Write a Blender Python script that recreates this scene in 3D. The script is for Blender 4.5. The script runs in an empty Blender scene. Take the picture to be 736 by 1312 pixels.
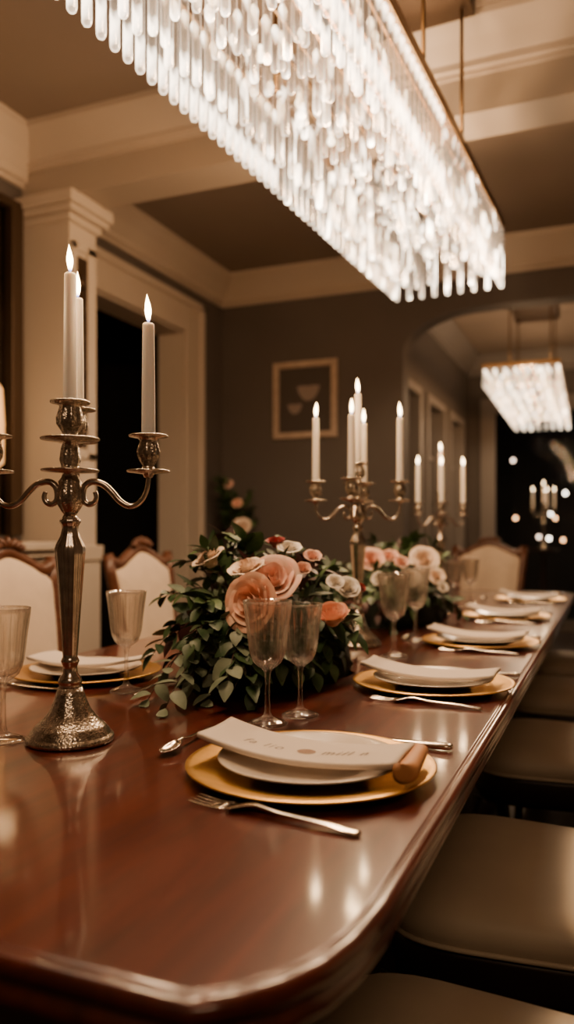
import bpy, bmesh, math, random
from mathutils import Vector, Matrix, noise
random.seed(7)
PI = math.pi
sc = bpy.context.scene
COL = sc.collection
# ------------------------------------------------------------------ camera model (736 x 1312 frame)
F = 1010.0; CX = 368.0; HY = 685.0; YAW = math.radians(22.4); CZ = 1.05
SA, CA = math.sin(YAW), math.cos(YAW)
TT = 0.75                                   # table top height
def at(px, py, t):
    u = (px - CX) / F; v = (HY - py) / F
    return Vector((t * (u * CA - SA), t * (u * SA + CA), CZ + v * t))
def on(px, py, z):
    return at(px, py, (CZ - z) * F / (py - HY))

# ------------------------------------------------------------------ materials
def nd(nt, typ, **kw):
    n = nt.nodes.new(typ)
    for k, v in kw.items():
        if k in n.inputs.keys(): n.inputs[k].default_value = v
        else: setattr(n, k, v)
    return n
def mat(name, color, rough=0.5, metal=0.0, var=0.0, vscale=8.0, bump=0.0, bscale=60.0, coat=0.0, trans=0.0,
        ior=1.45, sheen=0.0, vor=False, emis=None, estr=0.0, sub=0.0, stretch=(1, 1, 1), spec=None, color2=None):
    m = bpy.data.materials.new(name); m.use_nodes = True
    nt = m.node_tree; b = nt.nodes['Principled BSDF']
    c = (*color, 1)
    b.inputs['Base Color'].default_value = c
    b.inputs['Roughness'].default_value = rough; b.inputs['Metallic'].default_value = metal
    b.inputs['Coat Weight'].default_value = coat; b.inputs['Coat Roughness'].default_value = 0.06
    b.inputs['Transmission Weight'].default_value = trans; b.inputs['IOR'].default_value = ior
    b.inputs['Sheen Weight'].default_value = sheen
    if spec is not None: b.inputs['Specular IOR Level'].default_value = spec
    if sub:
        b.inputs['Subsurface Weight'].default_value = sub; b.inputs['Subsurface Radius'].default_value = (0.012, 0.010, 0.008)
        b.inputs['Subsurface Scale'].default_value = 0.5
    if emis:
        b.inputs['Emission Color'].default_value = (*emis, 1); b.inputs['Emission Strength'].default_value = estr
    tc = nd(nt, 'ShaderNodeTexCoord'); mp = nd(nt, 'ShaderNodeMapping'); mp.inputs['Scale'].default_value = stretch
    nt.links.new(tc.outputs['Object'], mp.inputs['Vector'])
    if var or color2:
        nz = nd(nt, 'ShaderNodeTexNoise', Scale=vscale, Detail=5.0)
        nt.links.new(mp.outputs[0], nz.inputs['Vector'])
        rp = nd(nt, 'ShaderNodeValToRGB')
        rp.color_ramp.elements[0].position = 0.35; rp.color_ramp.elements[1].position = 0.68
        c2 = color2 if color2 else [min(1, x * (1 + var)) for x in color]
        c1 = color if color2 else [x * (1 - var) for x in color]
        rp.color_ramp.elements[0].color = (*c1, 1); rp.color_ramp.elements[1].color = (*c2, 1)
        nt.links.new(nz.outputs['Fac'], rp.inputs['Fac']); nt.links.new(rp.outputs['Color'], b.inputs['Base Color'])
    if bump:
        if vor:
            t = nd(nt, 'ShaderNodeTexVoronoi', Scale=bscale); o = t.outputs['Distance']
        else:
            t = nd(nt, 'ShaderNodeTexNoise', Scale=bscale, Detail=4.0); o = t.outputs['Fac']
        nt.links.new(mp.outputs[0], t.inputs['Vector'])
        bp = nd(nt, 'ShaderNodeBump', Strength=bump, Distance=0.002)
        nt.links.new(o, bp.inputs['Height']); nt.links.new(bp.outputs['Normal'], b.inputs['Normal'])
    return m
def emission(name, col, s):
    m = bpy.data.materials.new(name); m.use_nodes = True; nt = m.node_tree
    nt.nodes.remove(nt.nodes['Principled BSDF'])
    e = nd(nt, 'ShaderNodeEmission'); e.inputs['Color'].default_value = (*col, 1); e.inputs['Strength'].default_value = s
    nt.links.new(e.outputs[0], nt.nodes['Material Output'].inputs['Surface'])
    return m

M = {}
M['wall'] = mat('grey_wall_paint', (0.112, 0.094, 0.083), 0.75, var=0.06, vscale=2, bump=0.05, bscale=180)
M['ceiling'] = mat('taupe_ceiling_paint', (0.27, 0.21, 0.165), 0.85, var=0.05, vscale=1.5)
M['trim'] = mat('cream_trim_paint', (0.54, 0.455, 0.37), 0.5, var=0.03, vscale=3)
M['floor'] = mat('dark_floor', (0.02, 0.012, 0.008), 0.45, color2=(0.035, 0.02, 0.012), vscale=6, stretch=(8, 1, 1))
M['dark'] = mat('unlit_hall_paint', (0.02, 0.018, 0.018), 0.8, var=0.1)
M['silver'] = mat('aged_silver', (0.62, 0.54, 0.46), 0.2, 1.0, var=0.16, vscale=60, bump=0.08, bscale=300)
M['ornate'] = mat('chased_aged_silver', (0.60, 0.52, 0.43), 0.24, 1.0, var=0.3, vscale=160, bump=0.28, bscale=330, vor=True)
M['cutlery'] = mat('silver_cutlery', (0.72, 0.63, 0.54), 0.16, 1.0, bump=0.04, bscale=250)
M['gold'] = mat('satin_gold', (0.78, 0.46, 0.13), 0.33, 1.0, var=0.08, vscale=12, bump=0.12, bscale=220, stretch=(1, 6, 1))
M['china'] = mat('white_china', (0.72, 0.62, 0.52), 0.2, coat=0.3)
M['linen'] = mat('ivory_napkin_linen', (0.74, 0.64, 0.55), 0.85, bump=0.15, bscale=700, sheen=0.15)
M['tan'] = mat('tan_napkin_lining', (0.60, 0.29, 0.13), 0.55, bump=0.1, bscale=500)
M['ink'] = mat('grey_script_ink', (0.26, 0.20, 0.17), 0.8)
M['emblem'] = mat('brown_emblem_ink', (0.22, 0.11, 0.07), 0.8, color2=(0.46, 0.32, 0.24), vscale=900)
M['wax'] = mat('ivory_wax_with_glow', (0.92, 0.82, 0.70), 0.45, sub=0.7, emis=(1.0, .74, .50), estr=.07)  # faint emission put in to mimic flame light within the wax
M['wick'] = mat('charred_wick', (0.01, 0.008, 0.007), 0.9)
M['fabric'] = mat('cream_upholstery', (0.66, 0.52, 0.39), 0.8, var=0.04, vscale=20, bump=0.15, bscale=600, sheen=0.2)
M['seatfab'] = mat('stone_upholstery', (0.50, 0.42, 0.32), 0.5, var=0.04, vscale=10, bump=0.08, bscale=500, sheen=0.1)
M['chairwood'] = mat('carved_walnut', (0.075, 0.026, 0.012), 0.35, color2=(0.13, 0.048, 0.022), vscale=14, stretch=(1, 1, 5), bump=0.15, bscale=90)
M['darkwood'] = mat('dark_walnut', (0.018, 0.008, 0.005), 0.4, var=0.2)
M['brass'] = mat('antique_brass', (0.30, 0.19, 0.09), 0.35, 1.0, var=0.1, vscale=10)
M['bronze'] = mat('dark_bronze', (0.06, 0.036, 0.02), 0.45, 0.6)
M['black'] = mat('black_paint', (0.008, 0.007, 0.007), 0.5)
M['frame'] = mat('pale_wood_frame', (0.50, 0.38, 0.29), 0.5, var=0.1, vscale=20)
M['leafdark'] = mat('dark_green_leaf', (0.018, 0.045, 0.014), 0.45, color2=(0.045, 0.085, 0.028), vscale=30)
M['leafmid'] = mat('mid_green_leaf', (0.05, 0.10, 0.03), 0.45, color2=(0.10, 0.16, 0.06), vscale=25)
M['eucalyptus'] = mat('grey_green_leaf', (0.12, 0.155, 0.10), 0.5, color2=(0.22, 0.26, 0.18), vscale=35)
M['plum'] = mat('plum_leaf', (0.035, 0.010, 0.010), 0.45, color2=(0.075, 0.024, 0.02), vscale=35)
M['stem'] = mat('brown_stem', (0.06, 0.03, 0.018), 0.6)
M['moss'] = mat('dark_moss', (0.006, 0.010, 0.004), 0.9, bump=0.8, bscale=60)
def rosemat(n, a, b): return mat(n, a, 0.55, color2=b, vscale=45, sub=0.15, sheen=0.2)
M['peach'] = rosemat('peach_petal', (0.86, 0.44, 0.29), (0.90, 0.60, 0.45))
M['pink'] = rosemat('blush_petal', (0.84, 0.47, 0.36), (0.90, 0.66, 0.55))
M['pale'] = rosemat('cream_petal', (0.85, 0.64, 0.48), (0.90, 0.76, 0.64))
M['red'] = rosemat('red_petal', (0.36, 0.03, 0.03), (0.50, 0.08, 0.07))
M['white'] = rosemat('white_petal', (0.80, 0.72, 0.62), (0.85, 0.80, 0.72))
M['amber'] = mat('amber_glass', (0.8, 0.4, 0.12), 0.3, emis=(1.0, 0.5, 0.17), estr=1.1)
M['mirror'] = mat('antique_mirror_glass', (0.10, 0.085, 0.07), 0.06, 1.0, var=0.35, vscale=3)
M['print'] = mat('brown_print_paper', (0.075, 0.062, 0.055), 0.7)
M['printpale'] = mat('pale_print_ink', (0.30, 0.24, 0.21), 0.8)
M['grass'] = mat('night_lawn', (0.004, 0.007, 0.003), 0.9)
M['hedge'] = mat('hedge_leaf', (0.02, 0.05, 0.016), 0.6, color2=(0.05, 0.10, 0.035), vscale=9)
M['glass'] = mat('cut_crystal', (0.98, 0.96, 0.93), 0.0, trans=1.0, ior=1.5)
_nt = M['glass'].node_tree; _L = _nt.links.new
_tr = nd(_nt, 'ShaderNodeBsdfTransparent'); _tr.inputs['Color'].default_value = (.985, .97, .95, 1)
_gl = nd(_nt, 'ShaderNodeBsdfGlossy', Roughness=.05); _gl.inputs['Color'].default_value = (1, .95, .9, 1)
_lw = nd(_nt, 'ShaderNodeLayerWeight', Blend=.38); _m1 = nd(_nt, 'ShaderNodeMixShader'); _pw = nd(_nt, 'ShaderNodeMath', operation='POWER'); _L(_lw.outputs['Facing'], _pw.inputs[0]); _pw.inputs[1].default_value = 1.7
_tl = nd(_nt, 'ShaderNodeBsdfTranslucent'); _tl.inputs['Color'].default_value = (.95, .88, .8, 1); _m0 = nd(_nt, 'ShaderNodeMixShader', Fac=.22); _L(_gl.outputs[0], _m0.inputs[1]); _L(_tl.outputs[0], _m0.inputs[2])
_L(_pw.outputs[0], _m1.inputs['Fac']); _L(_tr.outputs[0], _m1.inputs[1]); _L(_m0.outputs[0], _m1.inputs[2])
_mx = nd(_nt, 'ShaderNodeMixShader', Fac=.74)
_L(_nt.nodes['Principled BSDF'].outputs[0], _mx.inputs[1]); _L(_m1.outputs[0], _mx.inputs[2]); _L(_mx.outputs[0], _nt.nodes['Material Output'].inputs['Surface'])

def mahogany():
    m = bpy.data.materials.new('polished_mahogany'); m.use_nodes = True; nt = m.node_tree; b = nt.nodes['Principled BSDF']
    tc = nd(nt, 'ShaderNodeTexCoord'); mp = nd(nt, 'ShaderNodeMapping'); mp.inputs['Scale'].default_value = (9, 1.1, 9)
    nt.links.new(tc.outputs['Object'], mp.inputs['Vector'])
    n1 = nd(nt, 'ShaderNodeTexNoise', Scale=3.2, Detail=8.0, Roughness=0.62, Distortion=0.6)
    nt.links.new(mp.outputs[0], n1.inputs['Vector'])
    r = nd(nt, 'ShaderNodeValToRGB')
    r.color_ramp.elements[0].position = 0.3; r.color_ramp.elements[0].color = (0.044, 0.0066, 0.0030, 1)
    r.color_ramp.elements[1].position = 0.72; r.color_ramp.elements[1].color = (0.130, 0.021, 0.0078, 1)
    nt.links.new(n1.outputs['Fac'], r.inputs['Fac']); nt.links.new(r.outputs['Color'], b.inputs['Base Color'])
    b.inputs['Roughness'].default_value = 0.3
    b.inputs['Specular IOR Level'].default_value = 0.3
    b.inputs['Coat Weight'].default_value = 0.75; b.inputs['Coat Roughness'].default_value = 0.085
    n2 = nd(nt, 'ShaderNodeTexNoise', Scale=14.0, Detail=2.0); nt.links.new(tc.outputs['Object'], n2.inputs['Vector'])
    bp = nd(nt, 'ShaderNodeBump', Strength=0.03, Distance=0.004)
    nt.links.new(n2.outputs['Fac'], bp.inputs['Height']); nt.links.new(bp.outputs['Normal'], b.inputs['Coat Normal'])
    return m
M['table'] = mahogany()

def crystal(name, gain, base):
    """clear cut rod: see-through core, with rim shine, tip light and random glints painted in as emission"""
    m = bpy.data.materials.new(name); m.use_nodes = True; nt = m.node_tree
    nt.nodes.remove(nt.nodes['Principled BSDF']); L = nt.links.new
    def mth(op, a, b, c=None):
        x = nd(nt, 'ShaderNodeMath', operation=op)
        for i, v in enumerate((a, b, c)):
            if v is None: continue
            if isinstance(v, (int, float)): x.inputs[i].default_value = v
            else: L(v, x.inputs[i])
        return x.outputs[0]
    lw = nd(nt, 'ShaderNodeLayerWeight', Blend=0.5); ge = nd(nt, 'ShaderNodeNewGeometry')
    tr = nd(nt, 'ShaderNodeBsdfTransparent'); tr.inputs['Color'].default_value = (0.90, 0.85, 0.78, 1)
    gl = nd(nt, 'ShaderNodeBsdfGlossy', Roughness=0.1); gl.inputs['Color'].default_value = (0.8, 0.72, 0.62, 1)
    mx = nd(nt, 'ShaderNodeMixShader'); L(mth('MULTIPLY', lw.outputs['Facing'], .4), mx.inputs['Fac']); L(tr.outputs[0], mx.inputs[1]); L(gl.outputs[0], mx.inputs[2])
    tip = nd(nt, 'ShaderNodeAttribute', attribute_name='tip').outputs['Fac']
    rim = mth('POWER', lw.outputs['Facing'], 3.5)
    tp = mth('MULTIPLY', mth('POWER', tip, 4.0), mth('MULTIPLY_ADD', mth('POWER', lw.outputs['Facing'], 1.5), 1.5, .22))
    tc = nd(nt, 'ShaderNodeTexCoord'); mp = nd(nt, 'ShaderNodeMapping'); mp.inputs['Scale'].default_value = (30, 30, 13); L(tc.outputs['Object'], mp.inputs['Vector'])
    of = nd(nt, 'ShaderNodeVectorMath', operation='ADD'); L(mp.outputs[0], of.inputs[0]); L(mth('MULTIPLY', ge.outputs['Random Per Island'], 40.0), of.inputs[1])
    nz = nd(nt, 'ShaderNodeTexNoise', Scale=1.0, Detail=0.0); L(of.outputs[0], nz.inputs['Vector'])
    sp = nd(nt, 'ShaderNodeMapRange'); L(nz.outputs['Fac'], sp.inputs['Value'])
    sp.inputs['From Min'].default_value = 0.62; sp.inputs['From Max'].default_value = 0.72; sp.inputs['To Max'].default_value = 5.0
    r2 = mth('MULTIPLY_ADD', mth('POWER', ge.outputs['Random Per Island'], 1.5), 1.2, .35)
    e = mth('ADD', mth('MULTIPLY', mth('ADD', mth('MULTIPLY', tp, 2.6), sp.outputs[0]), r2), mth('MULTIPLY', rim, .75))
    st = mth('MULTIPLY_ADD', e, gain, base)  # glare on rim, tip and spots goes in as emission
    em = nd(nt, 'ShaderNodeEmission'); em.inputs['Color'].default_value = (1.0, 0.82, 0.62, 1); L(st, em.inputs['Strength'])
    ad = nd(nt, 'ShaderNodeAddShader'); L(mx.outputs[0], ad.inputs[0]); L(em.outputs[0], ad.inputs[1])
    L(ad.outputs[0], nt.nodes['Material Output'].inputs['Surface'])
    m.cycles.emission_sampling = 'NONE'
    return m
M['rod'] = crystal('self_lit_crystal', 1.35, 0.05)
M['rodfar'] = crystal('self_lit_crystal_far', 0.6, 0.15)
M['bulb'] = emission('warm_bulb', (1.0, 0.78, 0.52), 9.0)

def flame_mat():
    m = bpy.data.materials.new('candle_flame'); m.use_nodes = True; nt = m.node_tree; L = nt.links.new
    nt.nodes.remove(nt.nodes['Principled BSDF'])
    tc = nd(nt, 'ShaderNodeTexCoord'); sx = nd(nt, 'ShaderNodeSeparateXYZ'); L(tc.outputs['Generated'], sx.inputs[0])
    r = nd(nt, 'ShaderNodeValToRGB'); e = r.color_ramp.elements
    e[0].position = 0.0; e[0].color = (0.10, 0.16, 0.75, 1); e[1].position = 0.13; e[1].color = (1.0, 0.72, 0.42, 1)
    x = e.new(0.06); x.color = (0.35, 0.35, 0.7, 1); x = e.new(1.0); x.color = (1.0, 0.66, 0.32, 1)
    L(sx.outputs['Z'], r.inputs['Fac'])
    s = nd(nt, 'ShaderNodeMapRange'); L(sx.outputs['Z'], s.inputs['Value']); s.inputs['From Min'].default_value = 0.0; s.inputs['From Max'].default_value = 0.2
    s.inputs['To Min'].default_value = 0.5; s.inputs['To Max'].default_value = 26.0
    em = nd(nt, 'ShaderNodeEmission'); L(r.outputs['Color'], em.inputs['Color']); L(s.outputs[0], em.inputs['Strength'])
    L(em.outputs[0], nt.nodes['Material Output'].inputs['Surface'])
    m.cycles.emission_sampling = 'NONE'
    return m
M['flame'] = flame_mat()
def pane_mat():
    m = bpy.data.materials.new('night_window_glass'); m.use_nodes = True; nt = m.node_tree; L = nt.links.new
    nt.nodes.remove(nt.nodes['Principled BSDF'])
    fr = nd(nt, 'ShaderNodeFresnel', IOR=1.08); tr = nd(nt, 'ShaderNodeBsdfTransparent'); gl = nd(nt, 'ShaderNodeBsdfGlossy', Roughness=0.01)
    mx = nd(nt, 'ShaderNodeMixShader'); L(fr.outputs[0], mx.inputs['Fac']); L(tr.outputs[0], mx.inputs[1]); L(gl.outputs[0], mx.inputs[2])
    L(mx.outputs[0], nt.nodes['Material Output'].inputs['Surface'])
    return m
M['pane'] = pane_mat()

# ------------------------------------------------------------------ object helpers
def thing(name, label, cat, loc=(0, 0, 0), rotz=0.0, group=None):
    o = bpy.data.objects.new(name, None); COL.objects.link(o); o.empty_display_size = 0.1
    o.location = loc; o.rotation_euler = (0, 0, rotz)
    return tag(o, label, cat, group)
def tag(o, label, cat, group=None, kind=None):
    o['label'] = label; o['category'] = cat
    if group: o['group'] = group
    if kind: o['kind'] = kind
    return o
def add(name, me, m, parent=None, smooth=True):
    o = bpy.data.objects.new(name, me); COL.objects.link(o)
    for x in (m if isinstance(m, (list, tuple)) else [m]): me.materials.append(x)
    if parent: o.parent = parent
    if smooth: me.polygons.foreach_set('use_smooth', [True] * len(me.polygons))
    return o
def tomesh(bm, name='shape'):
    bm.normal_update(); me = bpy.data.meshes.new(name); bm.to_mesh(me); bm.free(); return me
def copy_tree(o, parent=None):
    c = o.copy(); COL.objects.link(c); c.parent = parent
    for ch in list(o.children): copy_tree(ch, c)
    return c
def struct(name, me, m, smooth=False, parent=None):
    o = add(name, me, m, parent, smooth)
    if not parent: o['kind'] = 'structure'
    return o
def box(bm, lo, hi, bev=0.0):
    vs = [bm.verts.new((x, y, z)) for z in (lo[2], hi[2]) for y in (lo[1], hi[1]) for x in (lo[0], hi[0])]
    fs = [bm.faces.new([vs[i] for i in f]) for f in ((0, 2, 3, 1), (4, 5, 7, 6), (0, 1, 5, 4), (2, 6, 7, 3), (0, 4, 6, 2), (1, 3, 7, 5))]
    if bev:
        es = list({e for f in fs for e in f.edges})
        bmesh.ops.bevel(bm, geom=es, offset=bev, segments=2, affect='EDGES', profile=0.5)
def boxes(*bs, bev=0.0):
    bm = bmesh.new()
    for lo, hi in bs: box(bm, lo, hi, bev)
    return tomesh(bm)
def lathe_bm(bm, prof, n=32, mod=None, center=(0, 0, 0), close=True):
    rings = []
    for r, z in prof:
        ring = []
        for i in range(n):
            a = 2 * PI * i / n; rr = r * (mod(a, z) if mod else 1.0)
            ring.append(bm.verts.new((center[0] + rr * math.cos(a), center[1] + rr * math.sin(a), center[2] + z)))
        rings.append(ring)
    for a, b in zip(rings, rings[1:]):
        for i in range(n):
            j = (i + 1) % n; bm.faces.new((a[i], a[j], b[j], b[i]))
    if close:
        bm.faces.new(list(reversed(rings[0]))); bm.faces.new(rings[-1])
    return rings
def lathe(prof, n=32, mod=None, close=True):
    bm = bmesh.new(); lathe_bm(bm, prof, n, mod, close=close); return tomesh(bm)
def catmull(pts, k=6, closed=False):
    P = [Vector(p) for p in pts]; n = len(P); out = []
    for i in range(n if closed else n - 1):
        if closed: a, b, c, d = P[i - 1], P[i], P[(i + 1) % n], P[(i + 2) % n]
        else: a, b, c, d = P[max(i - 1, 0)], P[i], P[i + 1], P[min(i + 2, n - 1)]
        for s in range(k):
            t = s / k
            out.append(0.5 * ((2 * b) + (c - a) * t + (2 * a - 5 * b + 4 * c - d) * t * t + (3 * b - a - 3 * c + d) * t ** 3))
    if not closed: out.append(P[-1].copy())
    return out
def sweep(bm, path, rad, n=8, closed=False, flat=1.0, up=None):
    """round (or flattened) section along a path; rad = number or function of 0..1"""
    N = len(path); rings = []; prev = None
    for i, p in enumerate(path):
        if closed: t = (path[(i + 1) % N] - path[i - 1])
        else: t = path[min(i + 1, N - 1)] - path[max(i - 1, 0)]
        t.normalize()
        if up is not None: s = t.cross(up)
        elif prev is None: s = t.cross(Vector((0, 0, 1)) if abs(t.z) < 0.9 else Vector((1, 0, 0)))
        else: s = prev - t * prev.dot(t)
        if s.length < 1e-6: s = t.cross(Vector((1, 0, 0)))
        s.normalize(); prev = s; w = s.cross(t)
        r = rad(i / max(N - 1, 1)) if callable(rad) else rad
        rings.append([bm.verts.new(p + s * (r * math.cos(2 * PI * k / n)) + w * (r * flat * math.sin(2 * PI * k / n))) for k in range(n)])
    pairs = list(zip(rings, rings[1:])) + ([(rings[-1], rings[0])] if closed else [])
    for a, b in pairs:
        for k in range(n):
            j = (k + 1) % n; bm.faces.new((a[k], b[k], b[j], a[j]))
    if not closed:
        bm.faces.new(rings[0]); bm.faces.new(list(reversed(rings[-1])))
def rings_mesh(bm, rings, cap0=True, cap1=True):
    R = [[bm.verts.new(p) for p in ring] for ring in rings]; n = len(R[0])
    for a, b in zip(R, R[1:]):
        for i in range(n):
            j = (i + 1) % n; bm.faces.new((a[i], a[j], b[j], b[i]))
    if cap0: bm.faces.new(list(reversed(R[0])))
    if cap1: bm.faces.new(R[-1])
def extrude_profile(prof, axis, a, b):
    """prof: list of 2-D points (u, z); axis 'x': runs along x from a to b with u = y; axis 'y': runs along y with u = x"""
    bm = bmesh.new(); ends = []
    for s in (a, b):
        ends.append([bm.verts.new((s, u, z) if axis == 'x' else (u, s, z)) for u, z in prof])
    n = len(prof)
    for i in range(n):
        j = (i + 1) % n; bm.faces.new((ends[0][i], ends[0][j], ends[1][j], ends[1][i]))
    bm.faces.new(ends[0]); bm.faces.new(list(reversed(ends[1])))
    bmesh.ops.recalc_face_normals(bm, faces=bm.faces)
    return tomesh(bm)

# ------------------------------------------------------------------ the room
CEIL = 2.88; XL, XN = -2.60, -2.52; XR = 1.75; YB = 5.08; YF = -1.6; BY0, BY1 = 2.90, 3.10; BZ = 2.58
FY = 9.0; FXL = -1.50; FXR = 2.2; FCEIL = 3.05
struct('floor', boxes(((-4.4, YF - .2, -0.1), (FXR + .3, FY + .2, 0.0))), M['floor'])
struct('ceiling', boxes(((-2.9, YF - .2, CEIL), (XR + .2, YB + .16, CEIL + .1))), M['ceiling'])
struct('ceiling_far', boxes(((FXL - .2, YB + .16, FCEIL), (FXR + .3, FY + .2, FCEIL + .1))), M['ceiling'])
struct('wall_right', boxes(((XR, YF, 0), (XR + .15, YB, CEIL))), M['wall'])
struct('wall_rear', boxes(((XN - .2, YF - .15, 0), (XR + .15, YF, CEIL))), M['wall'])
struct('wall_left_near', boxes(((XN - .2, YF, 0), (XN, BY0, CEIL))), M['wall'])
# far part of the left wall with its tall cased opening
DY0, DY1, DZ = 3.34, 4.52, 2.38
struct('wall_left', boxes(((XL - .18, BY0, 0), (XL, DY0, CEIL)), ((XL - .18, DY1, 0), (XL, YB + .16, CEIL)), ((XL - .18, DY0, DZ), (XL, DY1, CEIL))), M['wall'])
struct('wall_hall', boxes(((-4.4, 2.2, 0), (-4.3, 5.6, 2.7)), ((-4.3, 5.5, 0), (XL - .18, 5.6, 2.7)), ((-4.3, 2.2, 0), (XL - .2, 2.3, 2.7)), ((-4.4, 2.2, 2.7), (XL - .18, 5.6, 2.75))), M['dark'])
c = 0.22
tr = bmesh.new()
for (y0, y1, z0, z1) in ((DY1, DY1 + c, 0, DZ + c), (DY0 - c, DY0, 0, DZ + c), (DY0, DY1, DZ, DZ + c)):
    box(tr, (XL - .001, y0, z0), (XL + .03, y1, z1), 0.006)
for (y0, y1, z0, z1) in ((DY1 + c - .05, DY1 + c, 0, DZ + c), (DY0 - c, DY0 - c + .05, 0, DZ + c), (DY0 - c, DY1 + c, DZ + c - .05, DZ + c)):
    box(tr, (XL + .02, y0, z0), (XL + .05, y1, z1), 0.008)
box(tr, (XL - .181, DY1 - .012, 0), (XL, DY1 + .01, DZ)); box(tr, (XL - .181, DY0 - .01, 0), (XL, DY0 + .012, DZ)); box(tr, (XL - .181, DY0, DZ - .012), (XL, DY1, DZ + .01))
struct('trim_1', tomesh(tr), M['trim'])
# back wall with a wide opening whose upper corners are rounded
AX0, AX1, AZ = -1.27, 0.9, 2.50
bm = bmesh.new()
path = [(AX0, 0.0)]
RX, RZ = 0.50, 0.26
for i in range(13):
    a = PI - i * PI / 24; path.append((AX0 + RX + RX * math.cos(a), AZ - RZ + RZ * math.sin(a)))
for i in range(13):
    a = PI / 2 - i * PI / 24; path.append((AX1 - RX + RX * math.cos(a), AZ - RZ + RZ * math.sin(a)))
path.append((AX1, 0.0))
outer = [(XL - .18, 0.0), (XL - .18, CEIL), (XR + .15, CEIL), (XR + .15, 0.0)]
loop = outer[:2] + [outer[2], outer[3]] + list(reversed(path))
fr = [bm.verts.new((x, YB, z)) for x, z in loop]; bk = [bm.verts.new((x, YB + .16, z)) for x, z in loop]
bm.faces.new(fr); bm.faces.new(list(reversed(bk)))
for i in range(len(loop)):
    j = (i + 1) % len(loop); bm.faces.new((fr[i], bk[i], bk[j], fr[j]))
bm.normal_update(); bmesh.ops.triangulate(bm, faces=[f for f in bm.faces if len(f.verts) > 4]); bmesh.ops.recalc_face_normals(bm, faces=bm.faces)
struct('wall_back', tomesh(bm), M['wall'])
# cross beam and its crown, crown mouldings of both bays
def crown(d, h):      # (out, down) profile, closed on the wall
    return [(0, 0), (d, 0), (d, -.03 * h / .2), (d * .86, -.05 * h / .2), (d * .62, -h * .42), (d * .34, -h * .68), (d * .26, -h * .74), (d * .26, -h * .88), (d * .12, -h * .9), (d * .12, -h), (0, -h)]
M['trimdark'] = mat('shaded_cream_paint', (0.42, 0.35, 0.28), 0.55)  # darker copy of the cream trim; beam shade mixed into the colour
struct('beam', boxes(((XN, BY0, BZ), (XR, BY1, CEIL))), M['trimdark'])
struct('trim_2', extrude_profile([(BY0 - o, CEIL + z) for o, z in crown(.12, .17)], 'x', XN, XR), M['trim'])
struct('trim_3', extrude_profile([(BY1 + o, CEIL + z) for o, z in crown(.12, .17)], 'x', XL, XR), M['trim'])
struct('trim_4', extrude_profile([(XL + o, CEIL + z) for o, z in crown(.14, .20)], 'y', BY1, YB), M['trim'])
struct('trim_5', extrude_profile([(YB - o, CEIL + z) for o, z in crown(.14, .20)], 'x', XL, XR), M['trim'])
struct('trim_6', extrude_profile([(XN + o, CEIL + z) for o, z in crown(.13, .24)], 'y', YF, BY0), M['trim'])
struct('baseboard_back', boxes(((XL, YB - .02, 0), (AX0 - .005, YB, .16))), M['trim'])
struct('baseboard_left', boxes(((XL, DY1 + c, 0), (XL + .02, YB - .02, .16))), M['trim'])
# pier under the beam, with capital, plinth and a narrow sunk panel
PX = -2.255
bm = bmesh.new()
box(bm, (XL, BY0, 0), (PX, BY1, BZ))
for k, (o, z0, z1) in enumerate(((.06, BZ - .055, BZ), (.045, BZ - .085, BZ - .055), (.02, BZ - .12, BZ - .085))):
    box(bm, (XL, BY0 - o, z0), (PX + o, BY1 + o, z1), 0.006)
for (y0, y1, z0, z1) in ((BY0 + .012, BY0 + .045, 1.40, 2.38), (BY1 - .075, BY1 - .012, 1.40, 2.38), (BY0 + .012, BY1 - .012, 2.345, 2.38), (BY0 + .012, BY1 - .012, 1.40, 1.43)):
    box(bm, (PX - .001, y0, z0), (PX + .012, y1, z1), 0.003)
struct('column', tomesh(bm), M['trim'])
pn = thing('wall_panel', 'narrow dark ornamental panel set in the side of the cream pier', 'panel', (PX, (BY0 + .045 + BY1 - .075) / 2, 1.62))
add('panel_back', boxes(((0.001, -.048, -.17), (.006, .048, .70))), M['bronze'], pn, False)
for k in range(6):
    r = add('rosette', lathe([(0.004, 0), (.030, .002), (.034, .006), (.018, .010), (.012, .016), (.003, .018)], 16, lambda a, z: 1 + .12 * math.cos(8 * a)), M['bronze'], pn)
    r.rotation_euler = (0, PI / 2, 0); r.location = (.006, 0, -.09 + k * .135)
# chimney piece at the near left wall
fp = thing('fireplace_mantel', 'cream painted fireplace surround with moulded shelf beside the pier', 'fireplace', (XN, 2.13, 0))
add('mantel_shelf', boxes(((0.001, -.95, .985), (.36, .735, 1.02)), ((0.001, -.93, .955), (.335, .735, .985)), ((0.001, -.91, .92), (.31, .735, .955)), bev=.006), M['trim'], fp, False)
for s, (a, b) in enumerate(((-.9, -.62), (.45, .735))):
    add('pilaster', boxes(((0.001, a, 0), (.29, b, .919)), ((.29, a + .05, .16), (.302, b - .05, .84)), bev=.005), M['trim'], fp, False)
add('frieze', boxes(((0.001, -.619, .70), (.28, .449, .919)), bev=.004), M['trim'], fp, False)
add('firebox', boxes(((0.001, -.619, 0), (.03, .449, .699))), M['black'], fp, False)
struct('trim_7', boxes(((PX - .3, BY0 - .02, .93), (PX + .03, BY1 + .02, 1.0)), ((PX - .3, BY0 - .012, 0), (PX + .018, BY1 + .012, .93)), bev=.004), M['trim'])
mr = thing('wall_mirror', 'tall dark framed mirror above the mantel shelf', 'mirror', (XN, 2.12, 1.05))
add('mirror_glass', boxes(((0.001, -.72, .0), (.012, .66, 1.46))), M['mirror'], mr, False)
add('mirror_frame', boxes(((0.001, .66, -.005), (.05, .735, 1.50)), ((0.001, -.78, -.005), (.05, -.72, 1.50)), ((0.001, -.72, 1.46), (.05, .66, 1.50)), bev=.006), M['bronze'], mr, False)
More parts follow.
